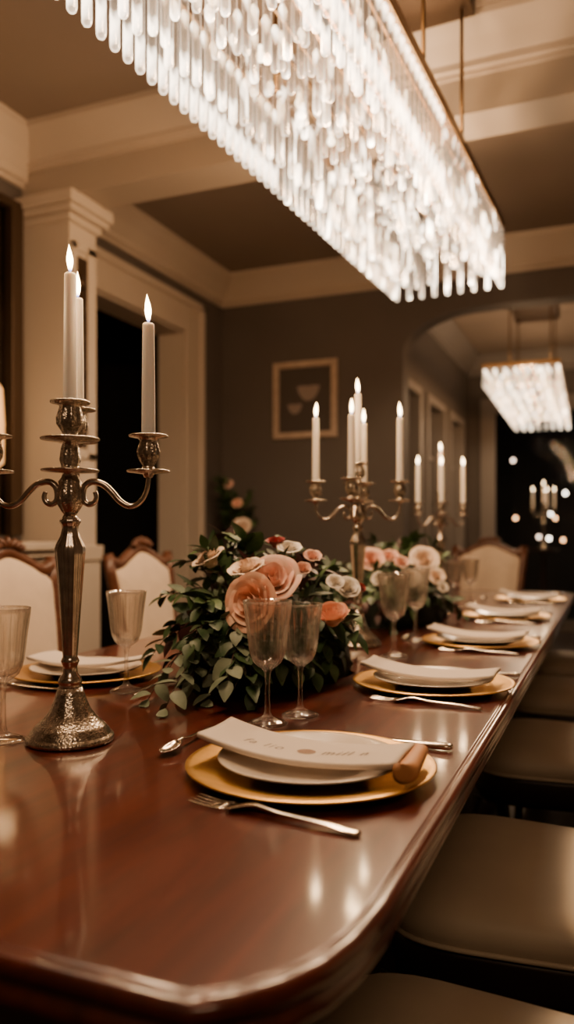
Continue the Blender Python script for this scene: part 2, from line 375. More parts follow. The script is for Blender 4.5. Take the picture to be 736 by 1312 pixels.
ls = thing('added_sconce', 'glowing amber glass wall light standing in for a lamp reflected in the mirror', 'lamp', (XN + .10, 2.56, 1.33))  # added wall light takes the place of a lamp's mirror reflection
add('lamp_shade', lathe([(.055, 0), (.075, .02), (.078, .18), (.07, .33), (.05, .36)], 24, lambda a, z: 1 + .03 * math.cos(12 * a)), M['amber'], ls)
add('lamp_base', boxes(((-.09, -.03, .02), (-.06, .03, .30)), ((-.07, -.012, .0), (.0, .012, -.02)), ((-.075, -.012, -.02), (-.06, .012, .05))), M['brass'], ls, False)
# picture on the back wall
pc = thing('framed_picture', 'pale wood framed print of two cups on the grey wall', 'picture', (-1.955, YB, 1.98))
w, h, b = .235, .265, .042
add('picture_frame', boxes(((-w, -.03, -h), (-w + b, -.001, h)), ((w - b, -.03, -h), (w, -.001, h)), ((-w + b, -.03, h - b), (w - b, -.001, h)), ((-w + b, -.03, -h), (w - b, -.001, -h + b)), bev=.004), M['frame'], pc, False)
pr = add('print', boxes(((-w + b, -.012, -h + b), (w - b, -.002, h - b))), M['print'], pc, False)
def cupshape(cx, cz, s):
    bm = bmesh.new(); pts = [(-1, .55), (-.8, -.05), (-.45, -.5), (-.15, -.62), (.15, -.62), (.45, -.5), (.8, -.05), (1, .55), (.5, .62), (0, .56), (-.5, .62)]
    f = bm.faces.new([bm.verts.new((cx + s * x, -.0125, cz + s * z)) for x, z in pts]); bmesh.ops.recalc_face_normals(bm, faces=bm.faces); return tomesh(bm)
add('motif', cupshape(.025, .045, .085), M['printpale'], pr, False); add('motif', cupshape(-.075, -.06, .055), M['printpale'], pr, False)
# ------------------------------------------------------------------ the room beyond the opening
struct('wall_far_right', boxes(((FXR, YB + .16, 0), (FXR + .15, FY, FCEIL))), M['wall'])
# its left wall with three tall dark windows
wy = [(5.75, 6.55), (6.78, 7.58), (7.81, 8.61)]; WZ0, WZ1 = .5, 2.28
bm = bmesh.new(); ys = [YB + .16] + [y for p in wy for y in p] + [FY]
for i in range(0, len(ys), 2): box(bm, (FXL - .15, ys[i], 0), (FXL, ys[i + 1], FCEIL))
for a, b in wy: box(bm, (FXL - .15, a, 0), (FXL, b, WZ0)); box(bm, (FXL - .15, a, WZ1), (FXL, b, FCEIL))
struct('wall_far_left', tomesh(bm), M['wall'])
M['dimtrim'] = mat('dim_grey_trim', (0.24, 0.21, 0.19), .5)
for k, (a, b) in enumerate(wy):
    wn = struct('window_%d' % (k + 2), boxes(((FXL - .1, a + .04, WZ0 + .04), (FXL - .09, b - .04, WZ1 - .04))), M['pane'])
    add('window_frame', boxes(((FXL - .12, a, WZ0), (FXL + .03, a + .07, WZ1)), ((FXL - .12, b - .07, WZ0), (FXL + .03, b, WZ1)), ((FXL - .12, a + .07, WZ1 - .07), (FXL + .03, b - .07, WZ1)), ((FXL - .12, a + .07, WZ0), (FXL + .03, b - .07, WZ0 + .07)),
        ((FXL - .11, a + .07, 1.75), (FXL - .07, b - .07, 1.78))), M['dimtrim'], wn, False)
bm = bmesh.new(); GX0, GX1, GZ0, GZ1 = -1.22, 1.7, .12, 2.42
box(bm, (FXL - .15, FY, 0), (GX0, FY + .15, FCEIL)); box(bm, (GX1, FY, 0), (FXR + .15, FY + .15, FCEIL)); box(bm, (GX0, FY, 0), (GX1, FY + .15, GZ0)); box(bm, (GX0, FY, GZ1), (GX1, FY + .15, FCEIL))
struct('wall_far', tomesh(bm), M['wall'])
wn = struct('window_1', boxes(((GX0 + .02, FY + .06, GZ0 + .02), (GX1 - .02, FY + .07, GZ1 - .02))), M['pane'])
add('window_frame', boxes(((GX0 - .14, FY - .03, GZ0), (GX0 + .02, FY + .05, GZ1 + .14)), ((GX1 - .02, FY - .03, GZ0), (GX1 + .14, FY + .05, GZ1 + .14)), ((GX0 + .02, FY - .03, GZ1 - .02), (GX1 - .02, FY + .05, GZ1 + .14)), bev=.008), M['dimtrim'], wn, False)
add('mullion', boxes(((-.29, FY + .03, GZ0 + .02), (-.25, FY + .055, GZ1 - .02)), ((.70, FY + .03, GZ0 + .02), (.74, FY + .055, GZ1 - .02))), M['black'], wn, False)
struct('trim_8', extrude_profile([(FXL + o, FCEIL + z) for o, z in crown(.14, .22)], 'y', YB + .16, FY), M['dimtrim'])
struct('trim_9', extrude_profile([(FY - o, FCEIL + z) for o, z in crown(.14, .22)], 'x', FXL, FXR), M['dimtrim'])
# night garden
struct('ground', boxes(((-6, FY + .16, -.15), (9, 16, -.02))), M['grass'])
struct('wall_garden', boxes(((-6, 15.5, -.02), (9, 15.7, 4.5))), M['black'])
struct('beam_pergola', boxes(((-2.5, 11.2, 2.9), (5, 11.35, 3.05))), M['black'])

# ------------------------------------------------------------------ dining table
TX0, TX1, TY0, TY1 = -1.257, -0.165, 0.4386, 4.36
cor = [(.085, .0), (.058, .020), (.034, .048), (.016, .082), (.005, .125), (.0, .19)]    # (in from the side, in from the end)
out = []
for sx, sy in ((1, -1), (1, 1), (-1, 1), (-1, -1)):
    seg = [((TX1 if sx > 0 else TX0) - sx * a, (TY0 if sy < 0 else TY1) - sy * b) for a, b in cor]
    if sx * sy > 0: seg.reverse()
    out += seg
def inset(poly, d):
    n = len(poly); res = []
    for i in range(n):
        p0, p1, p2 = Vector(poly[i - 1]), Vector(poly[i]), Vector(poly[(i + 1) % n])
        a = (p1 - p0).normalized(); b = (p2 - p1).normalized(); na, nb = Vector((-a.y, a.x)), Vector((-b.y, b.x))
        m_ = (na + nb); m_ = m_ / max(m_.dot(na), .3)
        res.append(p1 + m_ * d)
    return res
tb = thing('dining_table', 'long polished mahogany dining table with clipped corners and moulded edge', 'table', ((TX0 + TX1) / 2, (TY0 + TY1) / 2, 0))
ox, oy = tb.location.x, tb.location.y
prof = [(.060, .750), (.0186, .750), (.0175, .750), (.0158, .7492), (.0142, .7485), (.0126, .7492), (.0100, .7498), (.0045, .7486), (.0010, .7456), (0, .741), (.0012, .7360), (.0055, .7325), (.0090, .7315), (.0095, .7275), (.0055, .7250), (.0030, .7195), (.0052, .7125), (.0120, .7075), (.03, .705), (.05, .6968)]
bm = bmesh.new()
rings_mesh(bm, [[(p.x - ox, p.y - oy, z) for p in inset(out, d)] for d, z in prof], True, True)
bmesh.ops.recalc_face_normals(bm, faces=bm.faces)
me = tomesh(bm); top = add('tabletop', me, M['table'], tb)
for p in me.polygons:
    if len(p.vertices) > 4: p.use_smooth = False
ap = inset(out, .09); apb = inset(out, .115)
bm = bmesh.new()
A = [[(p.x - ox, p.y - oy, z) for p in q] for q, z in ((ap, .6968), (ap, .61), (inset(out, .10), .60))]; B = [[(p.x - ox, p.y - oy, z) for p in apb] for z in (.60, .6968)]
rings_mesh(bm, A + B, False, False); bmesh.ops.recalc_face_normals(bm, faces=bm.faces)
add('apron', tomesh(bm), M['table'], tb)
for yy in (-1.05, 1.05):
    ped = add('pedestal', lathe([(.07, .24), (.10, .26), (.11, .30), (.07, .36), (.055, .42), (.075, .50), (.11, .56), (.12, .62), (.20, .66), (.20, .6966)], 24), M['table'], tb); ped.location = (0, yy, 0)
    for k in range(4):
        bm = bmesh.new(); a = PI / 4 + k * PI / 2
        pth = catmull([Vector((math.cos(a) * r, math.sin(a) * r, z)) for r, z in ((.05, .30), (.14, .30), (.24, .20), (.32, .07), (.38, .035))], 5)
        sweep(bm, pth, lambda t: .05 - .018 * t, 10)
        lg = add('leg', tomesh(bm), M['table'], tb); lg.location = (0, yy, 0)

# ------------------------------------------------------------------ chairs
def superring(wf, wb, d, z, k=40, e=4.2, sc_=1.0):
    pts = []
    for i in range(k):
        a = 2 * PI * i / k; c_, s_ = math.cos(a), math.sin(a)
        x = abs(c_) ** (2 / e) * (1 if c_ >= 0 else -1); y = abs(s_) ** (2 / e) * (1 if s_ >= 0 else -1)
        w_ = (wb + (wf - wb) * (y + 1) / 2) / 2
        pts.append((x * w_ * sc_, y * d / 2 * sc_, z))
    return pts
def back_outline(inset_=0.0, k=10):
    pts = []
    N = 28
    for i in range(N + 1):
        u = -1 + 2 * i / N
        z = .955 + .055 * math.exp(-(u / .42) ** 2) + .026 * max(0, (abs(u) - .72) / .28) ** 1.6 - .008 * math.exp(-((abs(u) - .66) / .12) ** 2)
        pts.append((u * .218, z))
    side = [(.212, .90), (.200, .80), (.190, .70), (.184, .62)]
    bot = [(.165, .588), (.10, .578), (0, .575), (-.10, .578), (-.165, .588)]
    pts += side + bot + [(-x, z) for x, z in reversed(side)]
    cxm, czm = 0, .78
    if inset_:
        q = [];
        n = len(pts)
        for i in range(n):
            p0, p1, p2 = Vector(pts[i - 1]), Vector(pts[i]), Vector(pts[(i + 1) % n])
            t = (p2 - p0).normalized(); nrm = Vector((t.y, -t.x))
            q.append(tuple(p1 + nrm * inset_))
        pts = q
    return pts
BT = math.radians(9)
def tilt(x, z, y=0.0):       # the back leans away from the seat
    return Vector((x, -.215 - (z - .46) * math.tan(BT) + y, z))
def make_chair(name, label, group, woodmat, fabmat, seatmat):
    t = thing(name, label, 'chair', group=group)
    bm = bmesh.new()
    zs = [(.425, .97), (.432, 1.0), (.450, 1.01), (.466, .985), (.478, .93), (.487, .80), (.493, .60), (.497, .35), (.499, .12)]
    rings_mesh(bm, [superring(.50, .42, .46, z, sc_=s) for z, s in zs]); add('seat', tomesh(bm), seatmat, t)
    bm = bmesh.new(); sweep(bm, [Vector(p) for p in superring(.50, .42, .46, .4285, k=48, sc_=1.005)], .0045, 6, closed=True)
    add('piping', tomesh(bm), fabmat, t)
    bm = bmesh.new(); rings_mesh(bm, [superring(.50, .42, .46, z, sc_=s) for z, s in ((.35, .96), (.352, .985), (.37, 1.0), (.415, 1.0), (.424, .985))]); add('seat_frame', tomesh(bm), woodmat, t)
    bm = bmesh.new(); sweep(bm, [tilt(x, z) for x, z in back_outline(.012)], .023, 10, closed=True, flat=.85, up=Vector((0, 1, 0)))
    for s in (-1, 1):
        sweep(bm, catmull([tilt(s * .172, .60), tilt(s * .178, .52), tilt(s * .185, .44), tilt(s * .186, .40)], 4), .019, 8)
    fr_ = add('back_frame', tomesh(bm), woodmat, t)
    bm = bmesh.new()           # carved crest: a small fan of lobes over the top rail
    for k in range(7):
        a = (k - 3) * .42; r_ = .030 - .004 * abs(k - 3)
        cxx, czz = math.sin(a) * .055, 1.005 + math.cos(a) * .022
        rings = []
        for j in range(7):
            f = math.sin(PI * j / 6); q = -math.cos(PI * j / 6)
            rings.append([tilt(cxx + math.sin(a) * q * r_ + math.cos(a) * .011 * max(f, .08) * math.cos(b_), czz + math.cos(a) * q * r_ * .6 - math.sin(a) * .011 * max(f, .08) * math.cos(b_), .019 + .012 * max(f, .08) * math.sin(b_)) for b_ in [2 * PI * i / 8 for i in range(8)]])
        rings_mesh(bm, rings)
    bmesh.ops.recalc_face_normals(bm, faces=bm.faces)
    add('crest', tomesh(bm), woodmat, fr_)
    o = [(-.182 * math.cos(PI * min(1, max(0, (i + .0) / 28))) , .905 + .068 * math.sin(PI * i / 28) ** 2.2 + .012 * math.sin(PI * i / 28)) for i in range(29)]
    o += [(.186, .88), (.180, .80), (.172, .70), (.166, .63), (.150, .604), (.10, .598), (0, .596), (-.10, .598), (-.150, .604), (-.166, .63), (-.172, .70), (-.180, .80), (-.186, .88)]
    cz = .79
    bm = bmesh.new(); rg = []; cen = [(math.atan2(z - cz, x)) for x, z in o]
    for yo, s in ((-.022, .15), (-.022, .6), (-.018, .9), (-.010, 1.0), (.010, 1.0), (.020, .93), (.030, .75), (.036, .5), (.039, .2)):
        k_ = max(0.0, 1 - min(1.0, (1 - s) * 3.2)); rg.append([tilt((x * k_ + .165 * math.cos(a) * (1 - k_)) * s, cz + ((z - cz) * k_ + .185 * math.sin(a) * (1 - k_)) * s, yo) for (x, z), a in zip(o, cen)])
    rings_mesh(bm, rg); bmesh.ops.recalc_face_normals(bm, faces=bm.faces); add('backrest', tomesh(bm), fabmat, t)
    for s in (-1, 1):
        bm = bmesh.new(); sweep(bm, catmull([(s * .215, .195, .352), (s * .232, .212, .30), (s * .226, .205, .20), (s * .212, .19, .10), (s * .216, .196, .03), (s * .222, .205, .0)], 5), lambda q: .031 - .018 * min(q / .75, 1) + (.010 if q > .9 else 0), 10)
        add('leg', tomesh(bm), woodmat, t)
        bm = bmesh.new(); sweep(bm, catmull([(s * .186, -.196, .41), (s * .184, -.20, .30), (s * .186, -.225, .15), (s * .19, -.265, .0)], 5), lambda q: .022 - .006 * q, 8)
        add('leg', tomesh(bm), woodmat, t)
    return t
def put(o, loc, rz): o.location = loc; o.rotation_euler = (0, 0, rz)
GR = 'chairs along the window-free side of the table'
seat_labels = ['stone coloured chair seat at the clipped table corner', 'broad stone upholstered chair pulled under the table beside the first gold plate',
               'stone upholstered chair beside the second gold plate setting', 'stone upholstered chair beside the third gold plate setting', 'stone upholstered chair beside the last gold plate settings at the table end']
ch = make_chair('dining_chair', seat_labels[0], 'dining chairs with dark rails along the open table side', M['darkwood'], M['seatfab'], M['seatfab'])
for i, (yc, xc) in enumerate(((.79, -.115), (1.425, -.115), (2.33, -.115), (3.12, -.115), (3.86, -.115))):
    o = ch if i == 0 else copy_tree(ch)
    o['label'] = seat_labels[i]; put(o, (xc, yc, 0), PI / 2)
cl = make_chair('upholstered_chair', 'cream backed carved walnut chair before the mantel', 'carved walnut chairs with cream backs', M['chairwood'], M['fabric'], M['fabric'])
put(cl, (-1.33, 1.80, 0), -PI / 2)
o = copy_tree(cl); o['label'] = 'cream backed carved walnut chair standing before the dark doorway'; put(o, (-1.38, 2.58, 0), -PI / 2)
o = copy_tree(cl); o['label'] = 'cream backed carved walnut chair at the head of the table'; put(o, (-.69, 4.62, 0), PI)

# ------------------------------------------------------------------ place settings
def charger_mesh():
    return lathe([(.06, 0), (.10, 0), (.112, .0035), (.150, .0105), (.1565, .012), (.1575, .0135), (.156, .0145), (.150, .0142), (.113, .0075), (.104, .0042), (.05, .004), (.01, .004)], 72)
def plate_mesh():
    return lathe([(.045, 0), (.07, 0), (.075, .003), (.112, .0145), (.1165, .0165), (.1168, .0178), (.1145, .0183), (.108, .017), (.076, .0075), (.068, .0055), (.03, .005), (.006, .005)], 72)
def napz(x): return .0185 + .0135 * (x / .13) ** 2 * (1.25 if x < 0 else 1.0)
NT = .0065
def napkin_bm():
    xs = [-.137 + i * .258 / 30 for i in range(31)]
    ys = [-.047, -.0462, -.04, -.02, 0, .02, .04, .0462, .047]
    bm = bmesh.new(); g = {}
    for i, x in enumerate(xs):
        for j, y in enumerate(ys):
            rd = .0018 if j in (0, len(ys) - 1) else 0
            yy = y + .0015 * math.sin(x * 30) + (.004 * (x / .137) ** 2 if y > 0 else 0)
            z = napz(x) + .0012 * math.sin(y * 60 + x * 14)
            g[0, i, j] = bm.verts.new((x, yy, z + rd)); g[1, i, j] = bm.verts.new((x, yy, z + NT - rd))
    nx, ny = len(xs), len(ys)
    for i in range(nx - 1):
        for j in range(ny - 1):
            bm.faces.new((g[0, i, j], g[0, i, j + 1], g[0, i + 1, j + 1], g[0, i + 1, j])); bm.faces.new((g[1, i, j], g[1, i + 1, j], g[1, i + 1, j + 1], g[1, i, j + 1]))
        bm.faces.new((g[0, i, 0], g[0, i + 1, 0], g[1, i + 1, 0], g[1, i, 0])); bm.faces.new((g[0, i, ny - 1], g[1, i, ny - 1], g[1, i + 1, ny - 1], g[0, i + 1, ny - 1]))
    for i in (0, nx - 1):
        for j in range(ny - 1):
            bm.faces.new((g[0, i, j], g[1, i, j], g[1, i, j + 1], g[0, i, j + 1]))
    bmesh.ops.recalc_face_normals(bm, faces=bm.faces)
    return bm
def fold_bm(x0=.1185):         # the end of the napkin rolled over into a soft bolster
    bm = bmesh.new(); rings = []; zt = napz(x0) + NT
    for y, q in ((-.0480, .40), (-.0474, .75), (-.0455, .98), (-.035, 1.0), (-.01, .92), (.02, .82), (.044, .74), (.048, .5)):
        rings.append([(x0 - .001 + .0135 * q + .0135 * q * math.cos(a) + .006 * q * math.sin(a), y, zt - .0012 - .0115 * q + .0122 * q * math.sin(a) - .003 * q * math.cos(a)) for a in [2 * PI * i / 20 for i in range(20)]])
    rings_mesh(bm, rings, True, True); bmesh.ops.recalc_face_normals(bm, faces=bm.faces); return bm
def fork_bm():
    """fork along +x: tine tips at x = 0, handle end at x = .205"""
    bm = bmesh.new()
    def prof(x):
        if x < .048: return .0035 + .012 * math.sin(min(1, max(0, (x + .012) / .06)) * PI * .5) ** 2
        return .0075 - .004 * math.sin(min(1, (x - .048) / .06) * PI / 2)
    def zc(x): return .0035 + (.012 * math.sin(PI * min(1, x / .085)) if x < .085 else .010 * math.sin(PI * (x - .085) / .12) ** 1.0 * .8)
    hw = [(.049, .0122), (.057, .0115), (.066, .0075), (.073, .0042), (.085, .0030), (.11, .0031), (.14, .0040), (.17, .0056), (.192, .0074), (.202, .0070), (.2055, .0045)]
    zz = lambda x: .0022 + .008 * math.exp(-((x - .085) / .028) ** 2) + .0045 * math.exp(-((x - .155) / .035) ** 2) + .003 * math.exp(-((x - .0) / .02) ** 2)
    rings = []
    for x, w_ in hw:
        th = .0014 if x < .07 else .0019
        rings.append([(x, w_ * math.cos(a), zz(x) + th * math.sin(a)) for a in [2 * PI * k / 12 for k in range(12)]])
    rings_mesh(bm, rings)
    for k in range(4):
        y0 = (-1.5 + k) * .0069
        pts = [Vector((x, y0 * (1 + .10 * (1 - x / .052)), zz(x))) for x in (.052, .04, .028, .016, .006, .0)]
        sweep(bm, pts, lambda q: .0018 - .0009 * q, 6, flat=.7, up=Vector((0, 0, 1)))
    bmesh.ops.recalc_face_normals(bm, faces=bm.faces)
    return bm
def spoon_bm():
    bm = bmesh.new(); L_ = .165
    rings = []
    for i in range(11):
        x = .048 * i / 10; w_ = .0125 * math.sqrt(max(0, 1 - ((x - .025) / .0253) ** 2)) * (1 - .12 * (x / .048)); w_ = max(w_, .0012)
        d = .008 * math.sin(PI * min(1, x / .050))
        ring = []
        for k in range(9):
            v = -1 + k / 4; ring.append((x, w_ * v, .0035 + .005 * (x / .05) + d * (v * v - 1) * .62 + .0035))
        for k in range(8, -1, -1):
            v = -1 + k / 4; ring.append((x, w_ * v * .93, .0035 + .005 * (x / .05) + d * (v * v - 1) * .62 + .0047))
        rings.append(ring)
    rings_mesh(bm, rings)
    zz = lambda x: .0030 + .0095 * math.exp(-((x - .055) / .03) ** 2) + .004 * math.exp(-((x - .12) / .03) ** 2)
    rings = []
    for x, w_ in ((.045, .0030), (.06, .0026), (.08, .0026), (.11, .0034), (.14, .0052), (.158, .0062), (.165, .0035)):
        rings.append([(x, w_ * math.cos(a), zz(x) + .0017 * math.sin(a)) for a in [2 * PI * k / 10 for k in range(10)]])
    rings_mesh(bm, rings); bmesh.ops.recalc_face_normals(bm, faces=bm.faces); return bm
def knife_parts():
    bm = bmesh.new(); rings = []
    for x, w_, t_ in ((.0, .002, .0006), (.008, .007, .0008), (.03, .0095, .0010), (.09, .0100, .0012), (.128, .0085, .0016), (.136, .0050, .0030)):
        rings.append([(x, -.004 + w_ * math.cos(a), .0055 + t_ * math.sin(a)) for a in [2 * PI * k / 10 for k in range(10)]])
    rings_mesh(bm, rings); bmesh.ops.recalc_face_normals(bm, faces=bm.faces); blade = tomesh(bm)
    bm = bmesh.new(); rings = []
    for x, w_, t_ in ((.134, .0050, .0034), (.139, .0062, .0046), (.143, .0052, .0040), (.16, .0064, .0046), (.20, .0082, .0052), (.222, .0092, .0055), (.230, .0078, .0048), (.233, .0040, .0028)):
        rings.append([(x, -.003 + w_ * math.cos(a), .0058 + t_ * math.sin(a) * (.75 if abs(math.sin(a)) > .8 else 1)) for a in [2 * PI * k / 14 for k in range(14)]])
    rings_mesh(bm, rings); bmesh.ops.recalc_face_normals(bm, faces=bm.faces)
    return blade, tomesh(bm)
ME_ch, ME_pl, ME_nap, ME_fold, ME_fork, ME_spoon = charger_mesh(), plate_mesh(), tomesh(napkin_bm()), tomesh(fold_bm()), tomesh(fork_bm()), tomesh(spoon_bm())
ME_blade, ME_handle = knife_parts()
for me_, m_ in ((ME_ch, 'gold'), (ME_pl, 'china'), (ME_nap, 'linen'), (ME_fold, 'tan'), (ME_fork, 'cutlery'), (ME_spoon, 'cutlery'), (ME_blade, 'cutlery'), (ME_handle, 'cutlery')):
    me_.materials.append(M[m_]); me_.polygons.foreach_set('use_smooth', [True] * len(me_.polygons))
def inst(name, me, parent=None):
    o = bpy.data.objects.new(name, me); COL.objects.link(o); o.parent = parent; return o
def script_lettering(parent):
    """faint italic words printed on the napkin, laid over its curve"""
    for word, x0, sz in (('fa lio', -.090, .021), ('mill n', .016, .021)):
        cu = bpy.data.curves.new('letters', 'FONT'); cu.body = word; cu.size = sz; cu.shear = .35; cu.space_character = 1.25
        to = bpy.data.objects.new('letters', cu); COL.objects.link(to)
        dg = bpy.context.evaluated_depsgraph_get(); dg.update()
        me = bpy.data.meshes.new_from_object(to.evaluated_get(dg)); bpy.data.objects.remove(to)
        bm = bmesh.new(); bm.from_mesh(me); bmesh.ops.triangulate(bm, faces=bm.faces)
        bmesh.ops.subdivide_edges(bm, edges=[e for e in bm.edges if e.calc_length() > .004], cuts=1)
        for v in bm.verts:
            x = x0 + v.co.x; y = -.012 + v.co.y
            v.co = Vector((x, y, napz(x) + NT + .0012 * math.sin(y * 60 + x * 14) + .0004))
        add('lettering', tomesh(bm), M['ink'], parent, False)
    bm = bmesh.new(); ring = []
    N = 24; pts = []
    for i in range(N):
        a = 2 * PI * i / N; x = -.004 + .0125 * math.cos(a) * (1 - .12 * abs(math.sin(a))); y = -.006 + .0085 * math.sin(a)
        pts.append(bm.verts.new((x, y, napz(x) + NT + .0012 * math.sin(y * 60 + x * 14) + .0005)))
    bm.faces.new(pts); add('emblem', tomesh(bm), M['emblem'], parent, False)
def setting(px, py, words_, near, flip=False, rot=0.0, jit=0):
    P = on(px, py, TT + .0145) if px else Vector(py); P.z = TT
    a = rot + (PI if flip else 0); ca_, sa_ = math.cos(a), math.sin(a)
    def W(x, y, z=0): return Vector((P.x + ca_ * x - sa_ * y, P.y + sa_ * x + ca_ * y, TT + z + .0003))
    o = inst('charger_plate', ME_ch); o.location = W(0, 0); o.rotation_euler.z = a; tag(o, 'round gold charger plate ' + words_, 'plate', 'gold charger plates')
    o = inst('dinner_plate', ME_pl); o.location = W(0, 0, .0043); o.rotation_euler.z = a; tag(o, 'white dinner plate on the gold charger ' + words_, 'plate', 'white dinner plates')
    o = inst('napkin', ME_nap); o.location = W(.004, -.008, .0043); o.rotation_euler.z = a
    tag(o, ('ivory napkin with faint lettering and rolled tan end ' if near else 'folded ivory napkin ') + words_, 'napkin', 'folded ivory napkins')
    if near:
        f = inst('rolled_end', ME_fold, o); f['label'] = 'rolled tan end'; script_lettering(o)
    t = inst('fork', ME_fork); t.location = W(-.083, -.1535 + jit); t.rotation_euler.z = a + math.atan2(-.028, .2065) * (.7 if jit else 1); tag(t, 'silver fork lying in front of the plates ' + words_, 'fork', 'silver forks')
    t = inst('spoon', ME_spoon); t.location = W(-.206, -.018); t.rotation_euler.z = a + math.radians(93); tag(t, 'small silver spoon beside the charger ' + words_, 'spoon', 'silver spoons')
    k = thing('table_knife', 'silver knife lying behind the charger ' + words_, 'knife', W(-.084, .166), a, 'silver table knives')
    inst('blade', ME_blade, k); inst('handle', ME_handle, k)
setting(398, 974.5, 'nearest the sharp table corner', True)
setting(555, 870.5, 'second along the open table edge', False, jit=-.006)
setting(615, 819, 'third along the open table edge', False, jit=.006)
setting(648, 787, 'fourth along the open table edge', False, jit=-.01)
setting(680, 766, 'last along the open table edge', False)
setting(111, 857, 'before the cream chair by the mantel', False, flip=True)

# ------------------------------------------------------------------ goblets
def goblet_mesh():
    bm = bmesh.new(); inn = [False]
    n = 144; nf = 18
    prof = [(.003, .0), (.030, .0), (.0325, .0012), (.0325, .0028), (.026, .0055), (.013, .0095), (.0065, .014), (.0046, .022), (.0040, .040), (.0038, .060), (.0042, .074), (.0056, .083), (.0090, .0885), (.0150, .0925), (.0215, .0985), (.0265, .108), (.0290, .120), (.0308, .136), (.0328, .155), (.0352, .172), (.0380, .188), (.0392, .1955)]
    inner = [(.0386, .1958), (.0372, .1875), (.0340, .170), (.0316, .154), (.0296, .136), (.0276, .120), (.0248, .108), (.0198, .1005), (.0130, .0965), (.0060, .0950), (.0008, .0945)]
    def mod(a, z):
        if .100 < z < .193: return 1 + (.095 if z > 0 and not inn[0] else .0) * (abs(math.cos(nf * a / 2)) - .6) * min(1, (z - .10) / .02, (.193 - z) / .012)
        if .086 < z <= .100: return 1 + .05 * math.cos(nf * a + (PI if int(z * 400) % 2 else 0))
        if .006 < z < .020: return 1 + .05 * math.cos(12 * a)
        return 1
    R = lathe_bm(bm, prof, n, mod, close=False); inn[0] = True; R2 = lathe_bm(bm, inner, n, None, close=False)
    for i in range(n):
        j = (i + 1) % n; bm.faces.new((R[-1][i], R[-1][j], R2[0][j], R2[0][i]))
    bm.faces.new(list(reversed(R[0]))); bm.faces.new(R2[-1])
    return tomesh(bm)
ME_gob = goblet_mesh(); ME_gob.materials.append(M['glass']); ME_gob.polygons.foreach_set('use_smooth', [True] * len(ME_gob.polygons))
for px, py, s, lb in ((343, 928, 1.0, 'fluted crystal goblet behind the lettered napkin, tallest of its pair'), (385, 917, .95, 'fluted crystal goblet partly behind its taller twin by the peach roses'),
                      (4, 950, .99, 'fluted crystal goblet cut by the frame beside the front candelabrum base'), (162, 886, .98, 'fluted crystal goblet between the front candelabrum and leafy sprigs'),
                      (505, 842, 1.05, 'fluted crystal goblet behind the second gold charger, wider bowl'), (533, 822, 1.05, 'fluted crystal goblet just behind the wider one by the second charger'),
                      (582, 780, 1.0, 'fluted crystal goblet before the head chair, nearer the garland'), (603, 774, 1.0, 'fluted crystal goblet before the head chair, nearer the plates')):
    o = inst('wine_goblet', ME_gob); P = on(px, py, TT); o.location = (P.x, P.y, TT + .0003); o.scale = (s, s, s); tag(o, lb, 'glass', 'fluted crystal goblets')

# ------------------------------------------------------------------ candelabra and candles
ME_base = lathe([(.045, 0), (.060, 0), (.0630, .002), (.0635, .005), (.0620, .0085), (.0585, .0105), (.0575, .0125), (.0570, .015), (.0530, .0185), (.0520, .021), (.0495, .0235), (.0430, .029), (.0370, .035), (.0300, .044), (.0245, .056), (.0205, .068), (.0175, .078)], 56, lambda a, z: 1 + (.012 * math.cos(16 * a) if .03 < z else 0))
ME_shaft = lathe([(.0165, .0785), (.0150, .080), (.0168, .084), (.0172, .088), (.0150, .0925), (.0108, .098), (.0100, .108), (.0118, .1125), (.0132, .116), (.0118, .1195), (.0104, .1225), (.0106, .126), (.0140, .180), (.0178, .235), (.0205, .268), (.0213, .279), (.0195, .286), (.0140, .297), (.0112, .308), (.0120, .313), (.0146, .317), (.0146, .321), (.0110, .3245), (.0088, .329)], 64,
                 lambda a, z: 1 + (.085 * abs(math.cos(5 * a)) - .05 if .127 < z < .28 else (.03 * math.cos(10 * a) if z > .28 else 0)))
ME_node = lathe([(.0088, .329), (.0120, .334), (.0165, .342), (.0185, .352), (.0175, .364), (.0150, .372), (.0160, .377), (.0125, .383), (.0105, .389), (.0405, .3915), (.0415, .3930), (.0405, .3945), (.0125, .3965), (.0120, .400), (.0145, .408), (.0125, .425), (.0100, .434), (.0415, .4375), (.0425, .4390), (.0412, .4405), (.0120, .4425), (.0105, .446), (.0135, .452), (.0185, .460), (.0190, .470), (.0160, .480), (.0150, .486), (.0175, .4885), (.0280, .4910), (.0286, .4925), (.0278, .4940), (.0110, .4935)], 56,
                lambda a, z: 1 + (.07 * math.cos(8 * a) if (.333 < z < .38 or .398 < z < .432 or .448 < z < .484) else (.012 * math.cos(24 * a) if z > .3885 else 0)))
def arm_mesh(rise):
    bm = bmesh.new()
    sp = [(.036, .362), (.038, .354), (.034, .346), (.026, .344), (.0195, .350), (.0185, .361), (.022, .371), (.032, .3765)]
    rest = [(.048, .373), (.060, .3625), (.072, .349), (.085, .3415), (.0975, .3435), (.107, .354), (.1125, .368), (.1140, .383 + rise)]
    if rise: rest = rest[:-2] + [(.1135, .37 + rise * .4), (.114, .383 + rise)]
    sweep(bm, catmull([(x, 0, z) for x, z in sp + rest], 6), lambda q: .0034 + .0016 * math.sin(PI * min(1, q * 1.1)), 10, up=Vector((0, 1, 0)))
    bmesh.ops.recalc_face_normals(bm, faces=bm.faces); return tomesh(bm)
